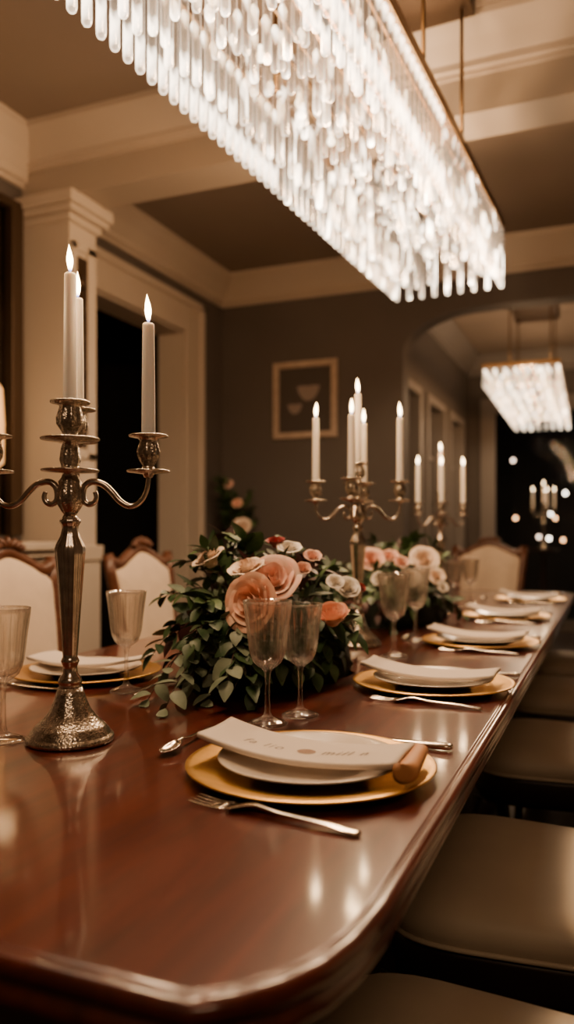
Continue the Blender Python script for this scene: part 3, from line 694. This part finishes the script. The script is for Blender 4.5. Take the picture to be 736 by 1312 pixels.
def cup_mesh(rise):
    z0 = rise
    pr_ = [(.006, .383), (.0085, .388), (.0305, .3905), (.0315, .3920), (.0303, .3935), (.0095, .3955), (.0085, .400), (.0115, .406), (.0150, .413), (.0158, .421), (.0138, .429), (.0125, .436), (.0150, .4395), (.0278, .4420), (.0285, .4435), (.0275, .4448), (.0100, .4442)]
    return lathe([(r, z + z0) for r, z in pr_], 44, lambda a, z: 1 + (.07 * math.cos(8 * a) if .402 < z - z0 < .434 else .012 * math.cos(24 * a)))
for me_ in (ME_base, ME_node): me_.materials.append(M['ornate'])
ME_shaft.materials.append(M['silver'])
ARM, CUP = {}, {}
for r_ in (0.0, .056):
    ARM[r_], CUP[r_] = arm_mesh(r_), cup_mesh(r_)
    ARM[r_].materials.append(M['silver']); CUP[r_].materials.append(M['ornate'])
for me_ in [ME_base, ME_shaft, ME_node, *ARM.values(), *CUP.values()]: me_.polygons.foreach_set('use_smooth', [True] * len(me_.polygons))
def candle_mesh(L_):
    return lathe([(.0085, 0), (.0100, .0), (.0100, .004), (.0094, L_ * .5), (.0086, L_ - .004), (.0082, L_ - .001), (.0070, L_), (.0050, L_ - .0012), (.001, L_ - .002)], 28)
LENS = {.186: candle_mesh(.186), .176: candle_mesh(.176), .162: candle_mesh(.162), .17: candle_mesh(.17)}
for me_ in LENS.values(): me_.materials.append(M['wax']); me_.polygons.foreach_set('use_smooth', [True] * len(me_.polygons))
bm = bmesh.new(); sweep(bm, catmull([(0, 0, 0), (.0002, 0, .004), (.0008, 0, .0085)], 3), .0007, 6); ME_wick = tomesh(bm); ME_wick.materials.append(M['wick'])
fp_ = [(.0006, 0), (.0022, .003), (.0036, .008), (.0046, .0135), (.0049, .018), (.0044, .0235), (.0033, .029), (.0020, .034), (.0009, .038), (.0002, .041)]
ME_flame = lathe(fp_, 16)
for v in ME_flame.vertices: v.co.x += -.0022 * (v.co.z / .041) ** 1.5
ME_flame.materials.append(M['flame']); ME_flame.polygons.foreach_set('use_smooth', [True] * len(ME_flame.polygons))
def candle(loc, L_, label, group, light=.5, rz=0):
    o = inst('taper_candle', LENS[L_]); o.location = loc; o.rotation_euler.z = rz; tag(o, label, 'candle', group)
    w_ = inst('wick', ME_wick, o); w_.location = (0, 0, L_ - .002)
    f = inst('flame', ME_flame, o); f.location = (0, 0, L_ + .0015); f['label'] = 'lit flame'
    ld = bpy.data.lights.new('candle_glow', 'POINT'); ld.energy = light; ld.color = (1.0, .62, .30); ld.shadow_soft_size = .012
    lo = bpy.data.objects.new('candle_glow', ld); COL.objects.link(lo); lo.parent = o; lo.location = (0, 0, L_ + .05)
    return o
def candelabrum(loc, label, name, arms, light=.5, lens=(.186, .162)):
    t = thing('candelabrum', label, 'candelabrum', loc, 0, 'aged silver candelabra')
    inst('base', ME_base, t); inst('shaft', ME_shaft, t); inst('center_cup', ME_node, t)
    x, y, z = loc
    candle((x, y, z + .4942), lens[0], 'tall centre candle of the ' + name, 'lit taper candles', light)
    for ang, rise, L_, words_ in arms:
        a = math.radians(ang)
        m_ = inst('arm', ARM[rise], t); m_.rotation_euler.z = a
        c_ = inst('candle_cup', CUP[rise], m_); c_.location = (.114, 0, 0)
        candle((x + .114 * math.cos(a), y + .114 * math.sin(a), z + .4451 + rise), L_, 'ivory candle ' + words_ + ' of the ' + name, 'lit taper candles', light, a)
P1 = on(90, 949, TT); z_ = TT + .0003
candelabrum((P1.x, P1.y, z_), 'ornate aged silver candelabrum with fluted shaft beside the first flower mound', 'large front candelabrum',
            [(22.4, 0, .162, 'on the arm toward the flowers'), (202.4, 0, .162, 'on the arm cut by the frame'), (122, .056, .176, 'on the raised rear arm')])
P2 = at(459, 700, 2.13)
candelabrum((P2.x, P2.y, z_), 'aged silver candelabrum with five candles rising between the two flower mounds', 'middle candelabrum',
            [(22.4, 0, .17, 'on the arm toward the archway'), (202.4, 0, .17, 'on the arm before the framed picture'), (99, 0, .17, 'on the rear arm'), (279, 0, .162, 'on the front arm')])
P3 = at(565, 700, 3.6)
candelabrum((P3.x, P3.y, z_), 'aged silver candelabrum standing before the head chair', 'candelabrum by the head chair',
            [(38, 0, .17, 'on the arm over the plates'), (218, 0, .17, 'on the arm by the wall corner'), (99, 0, .162, 'on the rear arm'), (283, 0, .162, 'on the front arm')])

# ------------------------------------------------------------------ flowers
def leaf(bm, p, d, up, L_, W_, mi=0, fold=.25, curl=.2, tip=1.0):
    d = d.normalized(); s = d.cross(up)
    if s.length < 1e-4: s = d.cross(Vector((1, 0, .3)))
    s.normalize(); n_ = s.cross(d).normalized()
    K = 5; rows = []
    for i in range(K + 1):
        t = i / K; w_ = W_ * math.sin(PI * min(.985, t ** .8 * .96 + .02)) ** (.75 if tip < 1 else 1.0) + .0004
        c_ = p + d * (L_ * t) - n_ * (curl * L_ * t * t)
        rows.append([bm.verts.new(c_ - s * w_ + n_ * (fold * w_)), bm.verts.new(c_), bm.verts.new(c_ + s * w_ + n_ * (fold * w_))])
    for a, b in zip(rows, rows[1:]):
        for k in range(2):
            f = bm.faces.new((a[k], a[k + 1], b[k + 1], b[k])); f.material_index = mi
def sprig(p0, p1, p2, nleaf, L_, W_, rnd, roundish=False, zmin=None):
    """a stem on a quadratic curve with paired leaves"""
    bm = bmesh.new(); N = 10
    pt = lambda t: p0 * (1 - t) ** 2 + p1 * (2 * t * (1 - t)) + p2 * t * t
    path_ = [pt(i / N) for i in range(N + 1)]
    if zmin is not None:
        for q in path_: q.z = max(q.z, zmin + .004)
    sweep(bm, path_, lambda q: .0018 - .0010 * q, 5)
    for f in bm.faces: f.material_index = 1
    for i in range(nleaf):
        t = .28 + .72 * (i + .5) / nleaf; k = min(int(t * N), N - 1)
        p = path_[k].lerp(path_[k + 1], t * N - k); tan = (path_[k + 1] - path_[k]).normalized()
        ang = rnd.random() * 6.28 if not roundish else (i % 2) * PI + rnd.uniform(-.6, .6)
        ax = tan.cross(Vector((0, 0, 1)));
        if ax.length < .05: ax = Vector((1, 0, 0))
        ax.normalize(); side = Matrix.Rotation(ang, 3, tan) @ ax
        d = (tan * rnd.uniform(.35, .9) + side * rnd.uniform(.6, 1.0)); sz = rnd.uniform(.75, 1.2) * (1 - .35 * max(0, t - .6))
        leaf(bm, p, d, (Vector((0, 0, 1)) + Vector((rnd.uniform(-.6, .6), rnd.uniform(-.6, .6), rnd.uniform(-.3, .3)))), L_ * sz, W_ * sz, 0, rnd.uniform(.05, .4), rnd.uniform(-.1, .45), .5 if roundish else 1.0)
    leaf(bm, path_[-1], path_[-1] - path_[-3], Vector((0, 0, 1)), L_ * .9, W_ * .85)
    if zmin is not None:
        for v in bm.verts: v.co.z = max(v.co.z, zmin + .0015 + .002 * rnd.random())
    return tomesh(bm)
def rose_mesh(R, openness, rnd, layers=5):
    """petals wrapped in spiral layers round a bud; opens along +z, base at the origin"""
    bm = bmesh.new(); k_tot = 0
    for L_ in range(layers):
        f = L_ / (layers - 1); n_ = 3 + L_ if L_ < 4 else 6
        rad = R * (.16 + .62 * f); h = R * (1.05 - .22 * f); flare = openness * (.05 + .75 * f ** 1.6)
        for k in range(n_):
            k_tot += 1; a0 = 2 * PI * k / n_ + L_ * .7 + rnd.uniform(-.15, .15); wid = (2 * PI / n_) * (1.35 if L_ else 1.6)
            U, V = 8, 7; g = []
            ph = rnd.uniform(0, 6)
            for j in range(V):
                v = j / (V - 1); row = []
                for i in range(U):
                    u = -1 + 2 * i / (U - 1); aa = a0 + u * wid / 2 * (.45 + .55 * math.sin(PI * min(.62, .15 + .5 * v)))
                    edge = 1 - .16 * u * u * (v ** 2)
                    rr = rad * (.30 + .70 * math.sin(PI / 2 * min(1, v * 1.25))) + R * flare * max(0, v - .45) ** 1.5 * 1.6 + R * .018 * u + R * .03 * math.sin(3 * u + ph) * v
                    z = h * v * edge * .98 - R * flare * max(0, v - .8) * 1.4 + R * .02 * math.cos(5 * u + ph) * v
                    row.append(bm.verts.new((rr * math.cos(aa), rr * math.sin(aa), z)))
                g.append(row)
            for j in range(V - 1):
                for i in range(U - 1): bm.faces.new((g[j][i], g[j][i + 1], g[j + 1][i + 1], g[j + 1][i]))
    lathe_bm(bm, [(R * .1, -R * .18), (R * .3, -R * .12), (R * .42, .05 * R), (R * .3, R * .3), (R * .1, R * .5)], 12)
    return tomesh(bm)
def blob_mesh(rx, ry, rz, rnd, amp=.12):
    bm = bmesh.new(); bmesh.ops.create_icosphere(bm, subdivisions=4, radius=1)
    for v in bm.verts:
        q = 1 + amp * noise.noise(v.co * 2.5 + Vector((rnd.random() * 9, 0, 0))); v.co = Vector((v.co.x * rx * q, v.co.y * ry * q, max(v.co.z * rz * q, 0)))
    return tomesh(bm)
def centerpiece(c, rx, ry, rz, label, n_spr, roses, extra, seed, avoid):
    rnd = random.Random(seed)
    t = thing('flower_centerpiece', label, 'flowers', (c.x, c.y, TT + .0005), 0, 'rose and eucalyptus centrepieces')
    base = add('moss_base', blob_mesh(rx * .70, ry * .72, rz * .60, rnd), M['moss'], t)
    made = 0
    def P(v): return v - Vector((c.x, c.y, TT + .0005))
    tries = 0
    while made < n_spr and tries < 4000:
        tries += 1
        a = rnd.uniform(0, 2 * PI); e = math.asin(rnd.uniform(.02, 1.0)); r_ = rnd.uniform(.86, 1.16)
        tipp = Vector((rx * math.cos(e) * math.cos(a) * r_, ry * math.cos(e) * math.sin(a) * r_, rz * math.sin(e) * r_ * 1.0 + .01))
        wt = tipp + Vector((c.x, c.y, TT))
        if any((Vector((wt.x, wt.y)) - Vector(q[:2])).length < q[2] for q in avoid): continue
        root = Vector((tipp.x * .35, tipp.y * .55, rz * .35)); mid = root.lerp(tipp, .6) + Vector((0, 0, rz * .28))
        kind = rnd.random(); front = tipp.y < 0
        if kind < .42: me_, m_ = sprig(root, mid, tipp, 9, .048, .013, rnd, zmin=0), 'leafdark'
        elif kind < .66: me_, m_ = sprig(root, mid, tipp, 9, .046, .012, rnd, zmin=0), 'leafmid'
        elif kind < .90: me_, m_ = sprig(root, mid, tipp, 8, .036, .0135, rnd, True, zmin=0), 'eucalyptus' if rnd.random() < .55 else 'leafdark'
        else: me_, m_ = sprig(root, mid, tipp, 8, .042, .012, rnd, zmin=0), 'plum'
        s = add('leaf_sprig', me_, [M[m_], M['stem']], t)
        if m_ == 'plum': s['label'] = 'plum coloured sprig'
        elif m_ == 'eucalyptus': s['label'] = 'grey green eucalyptus sprig'
        made += 1
    for (px, py, tt, L_, kind) in extra:
        w_ = (at(px, py, tt) if tt else on(px, py, TT + .012)); tipp = P(w_)
        root = Vector((tipp.x * .45, tipp.y * .5, rz * .34)); mid = root.lerp(tipp, .55) + Vector((0, 0, .07))
        s = add('leaf_sprig', sprig(root, mid, tipp, 9, L_, L_ * .34, rnd, True, zmin=0), [M[kind], M['stem']], t); s['label'] = 'long eucalyptus sprig drooping to the table' if kind == 'eucalyptus' else 'broad leafed green sprig'
    for (px, py, tt, R_, m_, op, dirn) in roses:
        best = None
        for k in range(160):            # depth along the sight line where the flower meets the mound
            tk = tt - .45 + k * .008; q = P(at(px, py, tk)); m2 = (q.x / rx) ** 2 + (q.y / ry) ** 2 + (max(q.z, 0) / rz) ** 2
            if best is None or m2 < best[0]: best = (m2, tk)
            if m2 < 1.32: break
        R_ *= best[1] / tt; w_ = P(at(px, py, best[1])); me_ = rose_mesh(R_, op, rnd)
        if best[0] > 1.34:               # a rose standing clear of the mound has its own stem and leaves
            rt = Vector((w_.x * .45, w_.y * .5, rz * .3))
            for j in range(2):
                e_ = w_ - Vector(dirn).normalized() * R_ * .62 + Vector((rnd.uniform(-.02, .02), .01, -.012 * j))
                add('leaf_sprig', sprig(rt, rt.lerp(e_, .6) + Vector((0, 0, .02)), e_, 9, .045, .014, rnd, zmin=0), [M['leafdark' if j else 'leafmid'], M['stem']], t)
        o = add('rose', me_, M[m_], t)
        d = Vector(dirn).normalized(); o.rotation_mode = 'QUATERNION'; o.rotation_quaternion = d.to_track_quat('Z', 'Y'); o.location = w_ - d * R_ * .55
        o['label'] = {'peach': 'full peach rose', 'pink': 'blush pink rose', 'pale': 'pale cream rose', 'red': 'small red rose', 'white': 'small white rose'}[m_]
    return t
toC = (SA * .9, -CA * .9, .25)
gl = [(on(343, 928, TT).x, on(343, 928, TT).y, .09), (on(385, 917, TT).x, on(385, 917, TT).y, .09), (on(162, 886, TT).x, on(162, 886, TT).y, .09), (P2.x, P2.y, .10), (on(505, 842, TT).x, on(505, 842, TT).y, .085), (on(533, 822, TT).x, on(533, 822, TT).y, .085), (P3.x, P3.y, .12), (on(582, 780, TT).x, on(582, 780, TT).y, .10), (-.345, 1.62, .215), (-.345, 2.30, .20), (-.365, 3.06, .21), (-1.04, 1.42, .19)]
roses1 = [(350, 741, 1.46, .043, 'pink', .85, (.2, -.75, .55)), (321, 772, 1.40, .047, 'peach', .75, (-.15, -.9, .25)), (426, 786, 1.52, .036, 'peach', .30, (.12, -.45, .9)),
          (267, 714, 1.56, .031, 'pale', .75, (-.35, -.4, .85)), (316, 727, 1.56, .034, 'pale', .7, (-.1, -.4, .9)), (353, 693, 1.78, .022, 'red', .4, (0, -.3, 1)), (371, 701, 1.76, .024, 'white', .8, (.2, -.4, .9)),
          (401, 712, 1.74, .019, 'pink', .6, (.3, -.5, .8)), (389, 728, 1.66, .016, 'pink', .5, (.3, -.6, .6)), (446, 752, 1.74, .024, 'white', .8, (.4, -.6, .6)), (463, 753, 1.74, .011, 'red', .4, (.5, -.6, .5)), (430, 745, 1.78, .018, 'white', .8, (.3, -.6, .7))]
extra1 = [(190, 896, 0, .038, 'eucalyptus'), (212, 908, 0, .036, 'eucalyptus'), (237, 893, 0, .040, 'eucalyptus'), (268, 896, 0, .040, 'eucalyptus'), (292, 872, 1.33, .044, 'eucalyptus'), (215, 860, 1.45, .040, 'leafdark'),
          (245, 872, 1.40, .040, 'eucalyptus'), (300, 850, 1.36, .042, 'leafdark'), (196, 838, 1.55, .042, 'leafdark'), (312, 694, 1.66, .060, 'leafmid'), (296, 716, 1.60, .046, 'leafdark'), (395, 840, 1.52, .040, 'leafdark'), (436, 838, 1.66, .042, 'leafdark'), (404, 862, 1.50, .042, 'leafdark'), (424, 850, 1.56, .042, 'leafmid'), (380, 858, 1.46, .042, 'leafdark'), (360, 850, 1.42, .040, 'leafdark'), (445, 812, 1.62, .044, 'leafdark'), (415, 826, 1.56, .044, 'leafdark'), (452, 790, 1.68, .044, 'leafmid'), (330, 862, 1.40, .042, 'leafdark'), (312, 835, 1.38, .042, 'leafdark'), (225, 800, 1.56, .045, 'leafdark'), (210, 765, 1.62, .04, 'leafdark')]
centerpiece(Vector((-.69, 1.57, 0)), .24, .36, .265, 'mound of peach roses and eucalyptus leaves behind the paired goblets', 66, roses1, extra1, 11, gl)
roses2 = [(476, 716, 2.35, .034, 'pink', .8, (.2, -.7, .5)), (499, 712, 2.45, .028, 'pink', .6, (.1, -.5, .8)), (515, 720, 2.45, .022, 'pink', .6, (.3, -.6, .6)), (544, 716, 2.5, .040, 'pale', .85, (.3, -.7, .5)),
          (527, 740, 2.4, .026, 'white', .8, (.4, -.7, .4)), (560, 738, 2.7, .026, 'pale', .8, (.4, -.7, .4)), (568, 752, 2.85, .018, 'white', .7, (.5, -.7, .4)), (486, 742, 2.3, .020, 'white', .8, (.3, -.7, .4))]
extra2 = [(528, 693, 2.7, .06, 'leafmid'), (500, 700, 2.6, .05, 'leafmid'), (478, 765, 2.25, .045, 'leafmid'), (560, 765, 2.7, .045, 'leafdark'), (545, 705, 2.7, .05, 'leafdark')]
centerpiece(Vector((-.70, 2.74, 0)), .225, .44, .245, 'second mound of pink roses and greenery behind the middle candelabrum', 52, roses2, extra2, 23, gl)

# arrangement in the back corner
ct = thing('console_table', 'dark slim console table standing in the back corner', 'table', (-2.28, 4.85, 0))
add('table_top', boxes(((-.24, -.16, .80), (.24, .16, .83)), bev=.006), M['darkwood'], ct, False)
for sx in (-1, 1):
    for sy in (-1, 1): add('leg', boxes(((sx * .21 - .018, sy * .13 - .018, 0), (sx * .21 + .018, sy * .13 + .018, .80)), bev=.004), M['darkwood'], ct, False)
va = thing('vase_arrangement', 'dim leafy arrangement in a dark vase in the back corner', 'flowers', (-2.36, 4.82, .8303))
add('vase', lathe([(.05, 0), (.07, .01), (.085, .07), (.06, .15), (.04, .18), (.05, .20), (.045, .20), (.03, .17)], 24), M['bronze'], va)
rnd = random.Random(5)
for k in range(16):
    a = rnd.uniform(0, 2 * PI); tipp = Vector((.11 * math.cos(a), .10 * math.sin(a), .30 + .30 * rnd.random())); rt = Vector((0, 0, .19))
    add('leaf_sprig', sprig(rt, rt.lerp(tipp, .5) + Vector((0, 0, .06)), tipp, 9, .075, .024, rnd), [M['leafdark'] if k % 3 else M['leafmid'], M['stem']], va)
for (x, y, z, R_, m_) in ((.09, -.09, .26, .055, 'pale'), (.05, -.08, .42, .030, 'peach'), (-.03, -.06, .55, .032, 'pink')):
    o = add('rose', rose_mesh(R_, .8, rnd), M[m_], va); o.location = (x, y, z); o.rotation_euler = (.9, .3, 0)

# ------------------------------------------------------------------ chandeliers
def rod_into(bm, lay, x, y, z0, L_, r, n=10):
    rings = []
    zs = [(r * .55, 0, 0), (r, -.012, .05), (r, -L_ * .35, .35), (r, -L_ * .68, .68), (r, -(L_ - r), .92), (r * .92, -(L_ - r * .6), .96), (r * .66, -(L_ - r * .22), .99), (r * .2, -L_, 1.0)]
    for rr, z, tpv in zs:
        ring = []
        for k in range(n):
            v = bm.verts.new((x + rr * math.cos(2 * PI * k / n), y + rr * math.sin(2 * PI * k / n), z0 + z)); v[lay] = tpv; ring.append(v)
        rings.append(ring)
    for a, b in zip(rings, rings[1:]):
        for k in range(n):
            j = (k + 1) % n; bm.faces.new((a[k], b[k], b[j], a[j]))
    bm.faces.new(list(reversed(rings[-1]))); bm.faces.new(rings[0])
def rod_mesh(L_, r):
    bm = bmesh.new(); lay = bm.verts.layers.float.new('tip'); rod_into(bm, lay, 0, 0, 0, L_, r); return tomesh(bm)
def chandelier(label, loc, rotz, W_, L_, ztip, skirt, zceil, pitch, rr, rodmat, n_single, can, light, nl, rows=9, seed=3, sus=(-.4, .4)):
    rnd = random.Random(seed)
    t = thing('chandelier', label, 'chandelier', loc, rotz, 'crystal rod chandeliers'); t.location.z = zceil - .0005
    Z = lambda z: z - zceil
    zf = ztip + skirt            # underside of the frame
    hx, hy = W_ / 2, L_ / 2
    add('frame', boxes(((-hx, -hy, Z(zf)), (-hx + .022, hy, Z(zf + .035))), ((hx - .022, -hy, Z(zf)), (hx, hy, Z(zf + .035))), ((-hx + .022, -hy, Z(zf)), (hx - .022, -hy + .022, Z(zf + .035))), ((-hx + .022, hy - .022, Z(zf)), (hx - .022, hy, Z(zf + .035))), bev=.002), M['brass'], t, False)
    add('rod_rail', boxes(*[((-hx + .022 + (W_ - .044) * (k + .5) / rows - .004, -hy + .022, Z(zf + .004)), (-hx + .022 + (W_ - .044) * (k + .5) / rows + .004, hy - .022, Z(zf + .014))) for k in range(rows)]), M['brass'], t, False)
    cx0, cx1, cy0, cy1 = can
    add('canopy', boxes(((cx0, cy0, -.05), (cx1, cy1, 0)), bev=.003), M['bronze'], t, False)
    for sx in (-1, 1):
        for yy in sus:
            bm = bmesh.new(); xx = sx * (hx - .011)
            if W_ > .53: xx = sx * (cx1 - .03)
            sweep(bm, [Vector((xx, yy, Z(zf + .03))), Vector((xx, yy, -.049))], .0065, 8); add('suspension_rod', tomesh(bm), M['brass'], t)
    spots = []
    ny = int((L_ - 2 * rr) / pitch); nx = rows
    for j in range(ny + 1):
        y = -hy + rr + .004 + j * (L_ - 2 * rr - .008) / ny
        for i in range(nx + 1):
            x = -hx + rr + .004 + i * (W_ - 2 * rr - .008) / nx
            per = i in (0, nx) or j in (0, ny)
            if per: spots.append((x, y, skirt - .001 + 0.0 * rnd.random(), True))
            elif i in (1, nx - 1) or j in (1, ny - 1) or (i + 2 * j) % 4 != 0:
                second = i in (1, nx - 1) or j in (1, ny - 1)
                Lr = skirt * (rnd.uniform(.80, .95) if second else rnd.uniform(.34, .80))
                spots.append((x + rnd.uniform(-.25, .25) * pitch, y + rnd.uniform(-.25, .25) * pitch, Lr, False))
    cam = Vector((0, 0, CZ)); mw = Matrix.Translation(t.location) @ Matrix.Rotation(rotz, 4, 'Z')
    def vis(s):
        w_ = mw @ Vector((s[0], s[1], Z(zf) - s[2])); d = w_ - cam; f = -d.x * SA + d.y * CA; r_ = d.x * CA + d.y * SA
        if f < .2: return (1, 0)
        px = CX + F * r_ / f; py = HY - F * d.z / f
        return (0 if (-10 < px < 746 and -10 < py < 1312) else 1, f - (.35 if s[3] else 0))
    spots.sort(key=vis)
    bm = bmesh.new(); lay = bm.verts.layers.float.new('tip'); cnt = 0
    for k, (x, y, Lr, per) in enumerate(spots):
        if k < n_single:
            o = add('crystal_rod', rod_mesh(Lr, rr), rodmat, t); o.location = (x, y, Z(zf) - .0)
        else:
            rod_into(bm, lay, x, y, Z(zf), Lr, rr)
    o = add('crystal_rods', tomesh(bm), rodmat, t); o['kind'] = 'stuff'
    # bulbs between the rods
    nb = 22; bmz = lathe([(.002, -.014), (.009, -.010), (.013, 0), (.011, .008), (.007, .016), (.006, .03)], 12)
    bmz.materials.append(M['bulb']); bmz.polygons.foreach_set('use_smooth', [True] * len(bmz.polygons))
    for k in range(nb):
        b_ = inst('bulb', bmz, t); b_.location = ((-.25 if k % 2 else .25) * W_, -hy + L_ * (k + .5) / nb, Z(zf) - .03)
    for k in range(nl):
        ld = bpy.data.lights.new('chandelier_light', 'POINT'); ld.energy = light; ld.color = (1.0, .635, .35); ld.shadow_soft_size = .06
        lo = bpy.data.objects.new('chandelier_light', ld); COL.objects.link(lo); lo.parent = t; lo.location = (0, -hy + L_ * (k + .5) / nl, Z(ztip + skirt * .35))
    return t
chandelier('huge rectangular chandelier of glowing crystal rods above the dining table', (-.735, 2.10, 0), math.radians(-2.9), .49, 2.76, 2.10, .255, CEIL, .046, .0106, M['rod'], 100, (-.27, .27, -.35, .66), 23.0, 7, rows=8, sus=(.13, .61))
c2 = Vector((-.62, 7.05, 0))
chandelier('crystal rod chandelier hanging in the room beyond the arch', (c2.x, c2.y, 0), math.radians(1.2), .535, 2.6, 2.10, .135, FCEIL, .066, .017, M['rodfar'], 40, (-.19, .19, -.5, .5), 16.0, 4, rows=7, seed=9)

# ------------------------------------------------------------------ far side: pedestal and candelabrum in place of window reflections, bulbs, hedge
P4 = at(697, 690, 8.4); P4.z = .9
pd = thing('added_pedestal', 'slender dark pedestal added to carry the stand-in candelabrum', 'table', (P4.x, P4.y, 0))
add('table_top', lathe([(.01, .872), (.15, .874), (.16, .885), (.155, .9), (.01, .9)], 28), M['darkwood'], pd)
add('stem', lathe([(.14, 0), (.14, .02), (.06, .04), (.025, .10), (.03, .4), (.022, .8), (.06, .873)], 20), M['darkwood'], pd)
candelabrum((P4.x, P4.y, .9003), 'distant candelabrum standing in for candles reflected in the far window', 'added reflection candelabrum',  # whole candelabrum stands in for candle reflections in the window glass
            [(22.4, 0, .17, 'on the arm toward the garden side'), (202.4, 0, .17, 'on the arm toward the house side'), (90, 0, .162, 'on the rear arm'), (292, 0, .162, 'on the front arm')], light=.3)
bcol = {'w': emission('white_bulb_glow', (1.0, .86, .70), 15.0), 'o': emission('orange_bulb_glow', (1.0, .50, .22), 9.0), 'p': emission('pale_bulb_glow', (1.0, .72, .55), 7.0)}
for m_ in bcol.values(): m_.cycles.emission_sampling = 'NONE'
for (px, py, tt, k_, lb) in ((658, 590, 10.3, 'p', 'lone pale garden bulb hanging high above the head chair'), (620, 658, 10.4, 'p', 'pale garden bulb hanging close to the window casing'), (661, 664, 10.5, 'o', 'orange garden bulb hanging over the head chair back'),
                        (725, 632, 10.5, 'w', 'bright white bulb standing in for a reflected flame beside the distant candles'), (706, 659, 10.4, 'w', 'white garden bulb below the distant candles'), (712, 664, 10.7, 'o', 'orange garden bulb overlapping a white one below the distant candles'),  # first bulb here replaces a candle flame reflected in the glass
                        (691, 688, 10.3, 'p', 'pale low garden bulb, first of three in a row'), (704, 690, 10.5, 'w', 'white low garden bulb, middle of three in a row'), (722, 692, 10.6, 'o', 'orange low garden bulb, last of three in a row')):
    w_ = at(px, py, tt)
    b_ = thing('hanging_bulb', lb, 'lamp', w_, 0, 'garden string bulbs')
    add('globe', lathe([(.003, -.024), (.016, -.018), (.023, 0), (.018, .016), (.008, .024)], 16), bcol[k_], b_)
    bm = bmesh.new(); sweep(bm, [Vector((0, 0, .024)), Vector((0, 0, 2.9 - w_.z))], .003, 5); add('cord', tomesh(bm), M['black'], b_)
rnd = random.Random(8); bm = bmesh.new()
for k in range(1500):
    p = Vector((rnd.uniform(-.2, 3.6), 11.9 + rnd.uniform(-.25, .25), rnd.uniform(.0, .86) + .06 * math.sin(k)))
    leaf(bm, p, Vector((rnd.uniform(-1, 1), rnd.uniform(-1, .2), rnd.uniform(-.2, 1))), Vector((0, 0, 1)), .09, .035)
hd = thing('garden_hedge', 'low clipped green hedge outside the far night window', 'hedge', (0, 0, 0))
add('foliage', tomesh(bm), M['hedge'], hd)
add('hedge_core', boxes(((-.2, 11.72, -.02), (3.6, 12.1, .8))), M['grass'], hd, False)
ld = bpy.data.lights.new('garden_lamp', 'POINT'); ld.energy = 14; ld.color = (1, .8, .55); ld.shadow_soft_size = .1
lo = bpy.data.objects.new('garden_lamp', ld); COL.objects.link(lo); lo.location = (1.7, 11.0, 1.6)

# ------------------------------------------------------------------ lamps, world, camera
ld = bpy.data.lights.new('fill_light', 'AREA'); ld.energy = 15; ld.color = (1, .65, .38); ld.shape = 'DISK'; ld.size = 1.1  # added soft fill near the ceiling, unseen behind the camera
lo = bpy.data.objects.new('fill_light', ld); COL.objects.link(lo); lo.location = (.55, -1.0, 2.72); lo.rotation_euler = (math.radians(38), 0, math.radians(15))
ld = bpy.data.lights.new('added_sconce_lamp', 'POINT'); ld.energy = 2.0; ld.color = (1, .6, .28); ld.shadow_soft_size = .05  # light for the added sconce
lo = bpy.data.objects.new('added_sconce_lamp', ld); COL.objects.link(lo); lo.location = (XN + .3, 2.45, 1.6)
w = bpy.data.worlds.new('night'); sc.world = w; w.use_nodes = True
w.node_tree.nodes['Background'].inputs['Color'].default_value = (.9, .75, .62, 1); w.node_tree.nodes['Background'].inputs['Strength'].default_value = .035
cam = bpy.data.cameras.new('camera'); co = bpy.data.objects.new('camera', cam); COL.objects.link(co)
co.location = (0, 0, CZ); co.rotation_euler = (PI / 2, 0, YAW)
cam.sensor_fit = 'HORIZONTAL'; cam.sensor_width = 36; cam.lens = F / 736 * 36
cam.shift_y = (HY - 656) / 736
cam.clip_start = .02
cam.dof.use_dof = True; cam.dof.focus_distance = 1.2; cam.dof.aperture_fstop = 4.3
sc.camera = co
sc.view_settings.view_transform = 'AgX'; sc.view_settings.look = 'None'; sc.view_settings.exposure = 0.0
sc.cycles.transparent_max_bounces = 24; sc.cycles.caustics_reflective = False; sc.cycles.caustics_refractive = False
sc.cycles.sample_clamp_indirect = 4.0
sc.cycles.use_denoising = True
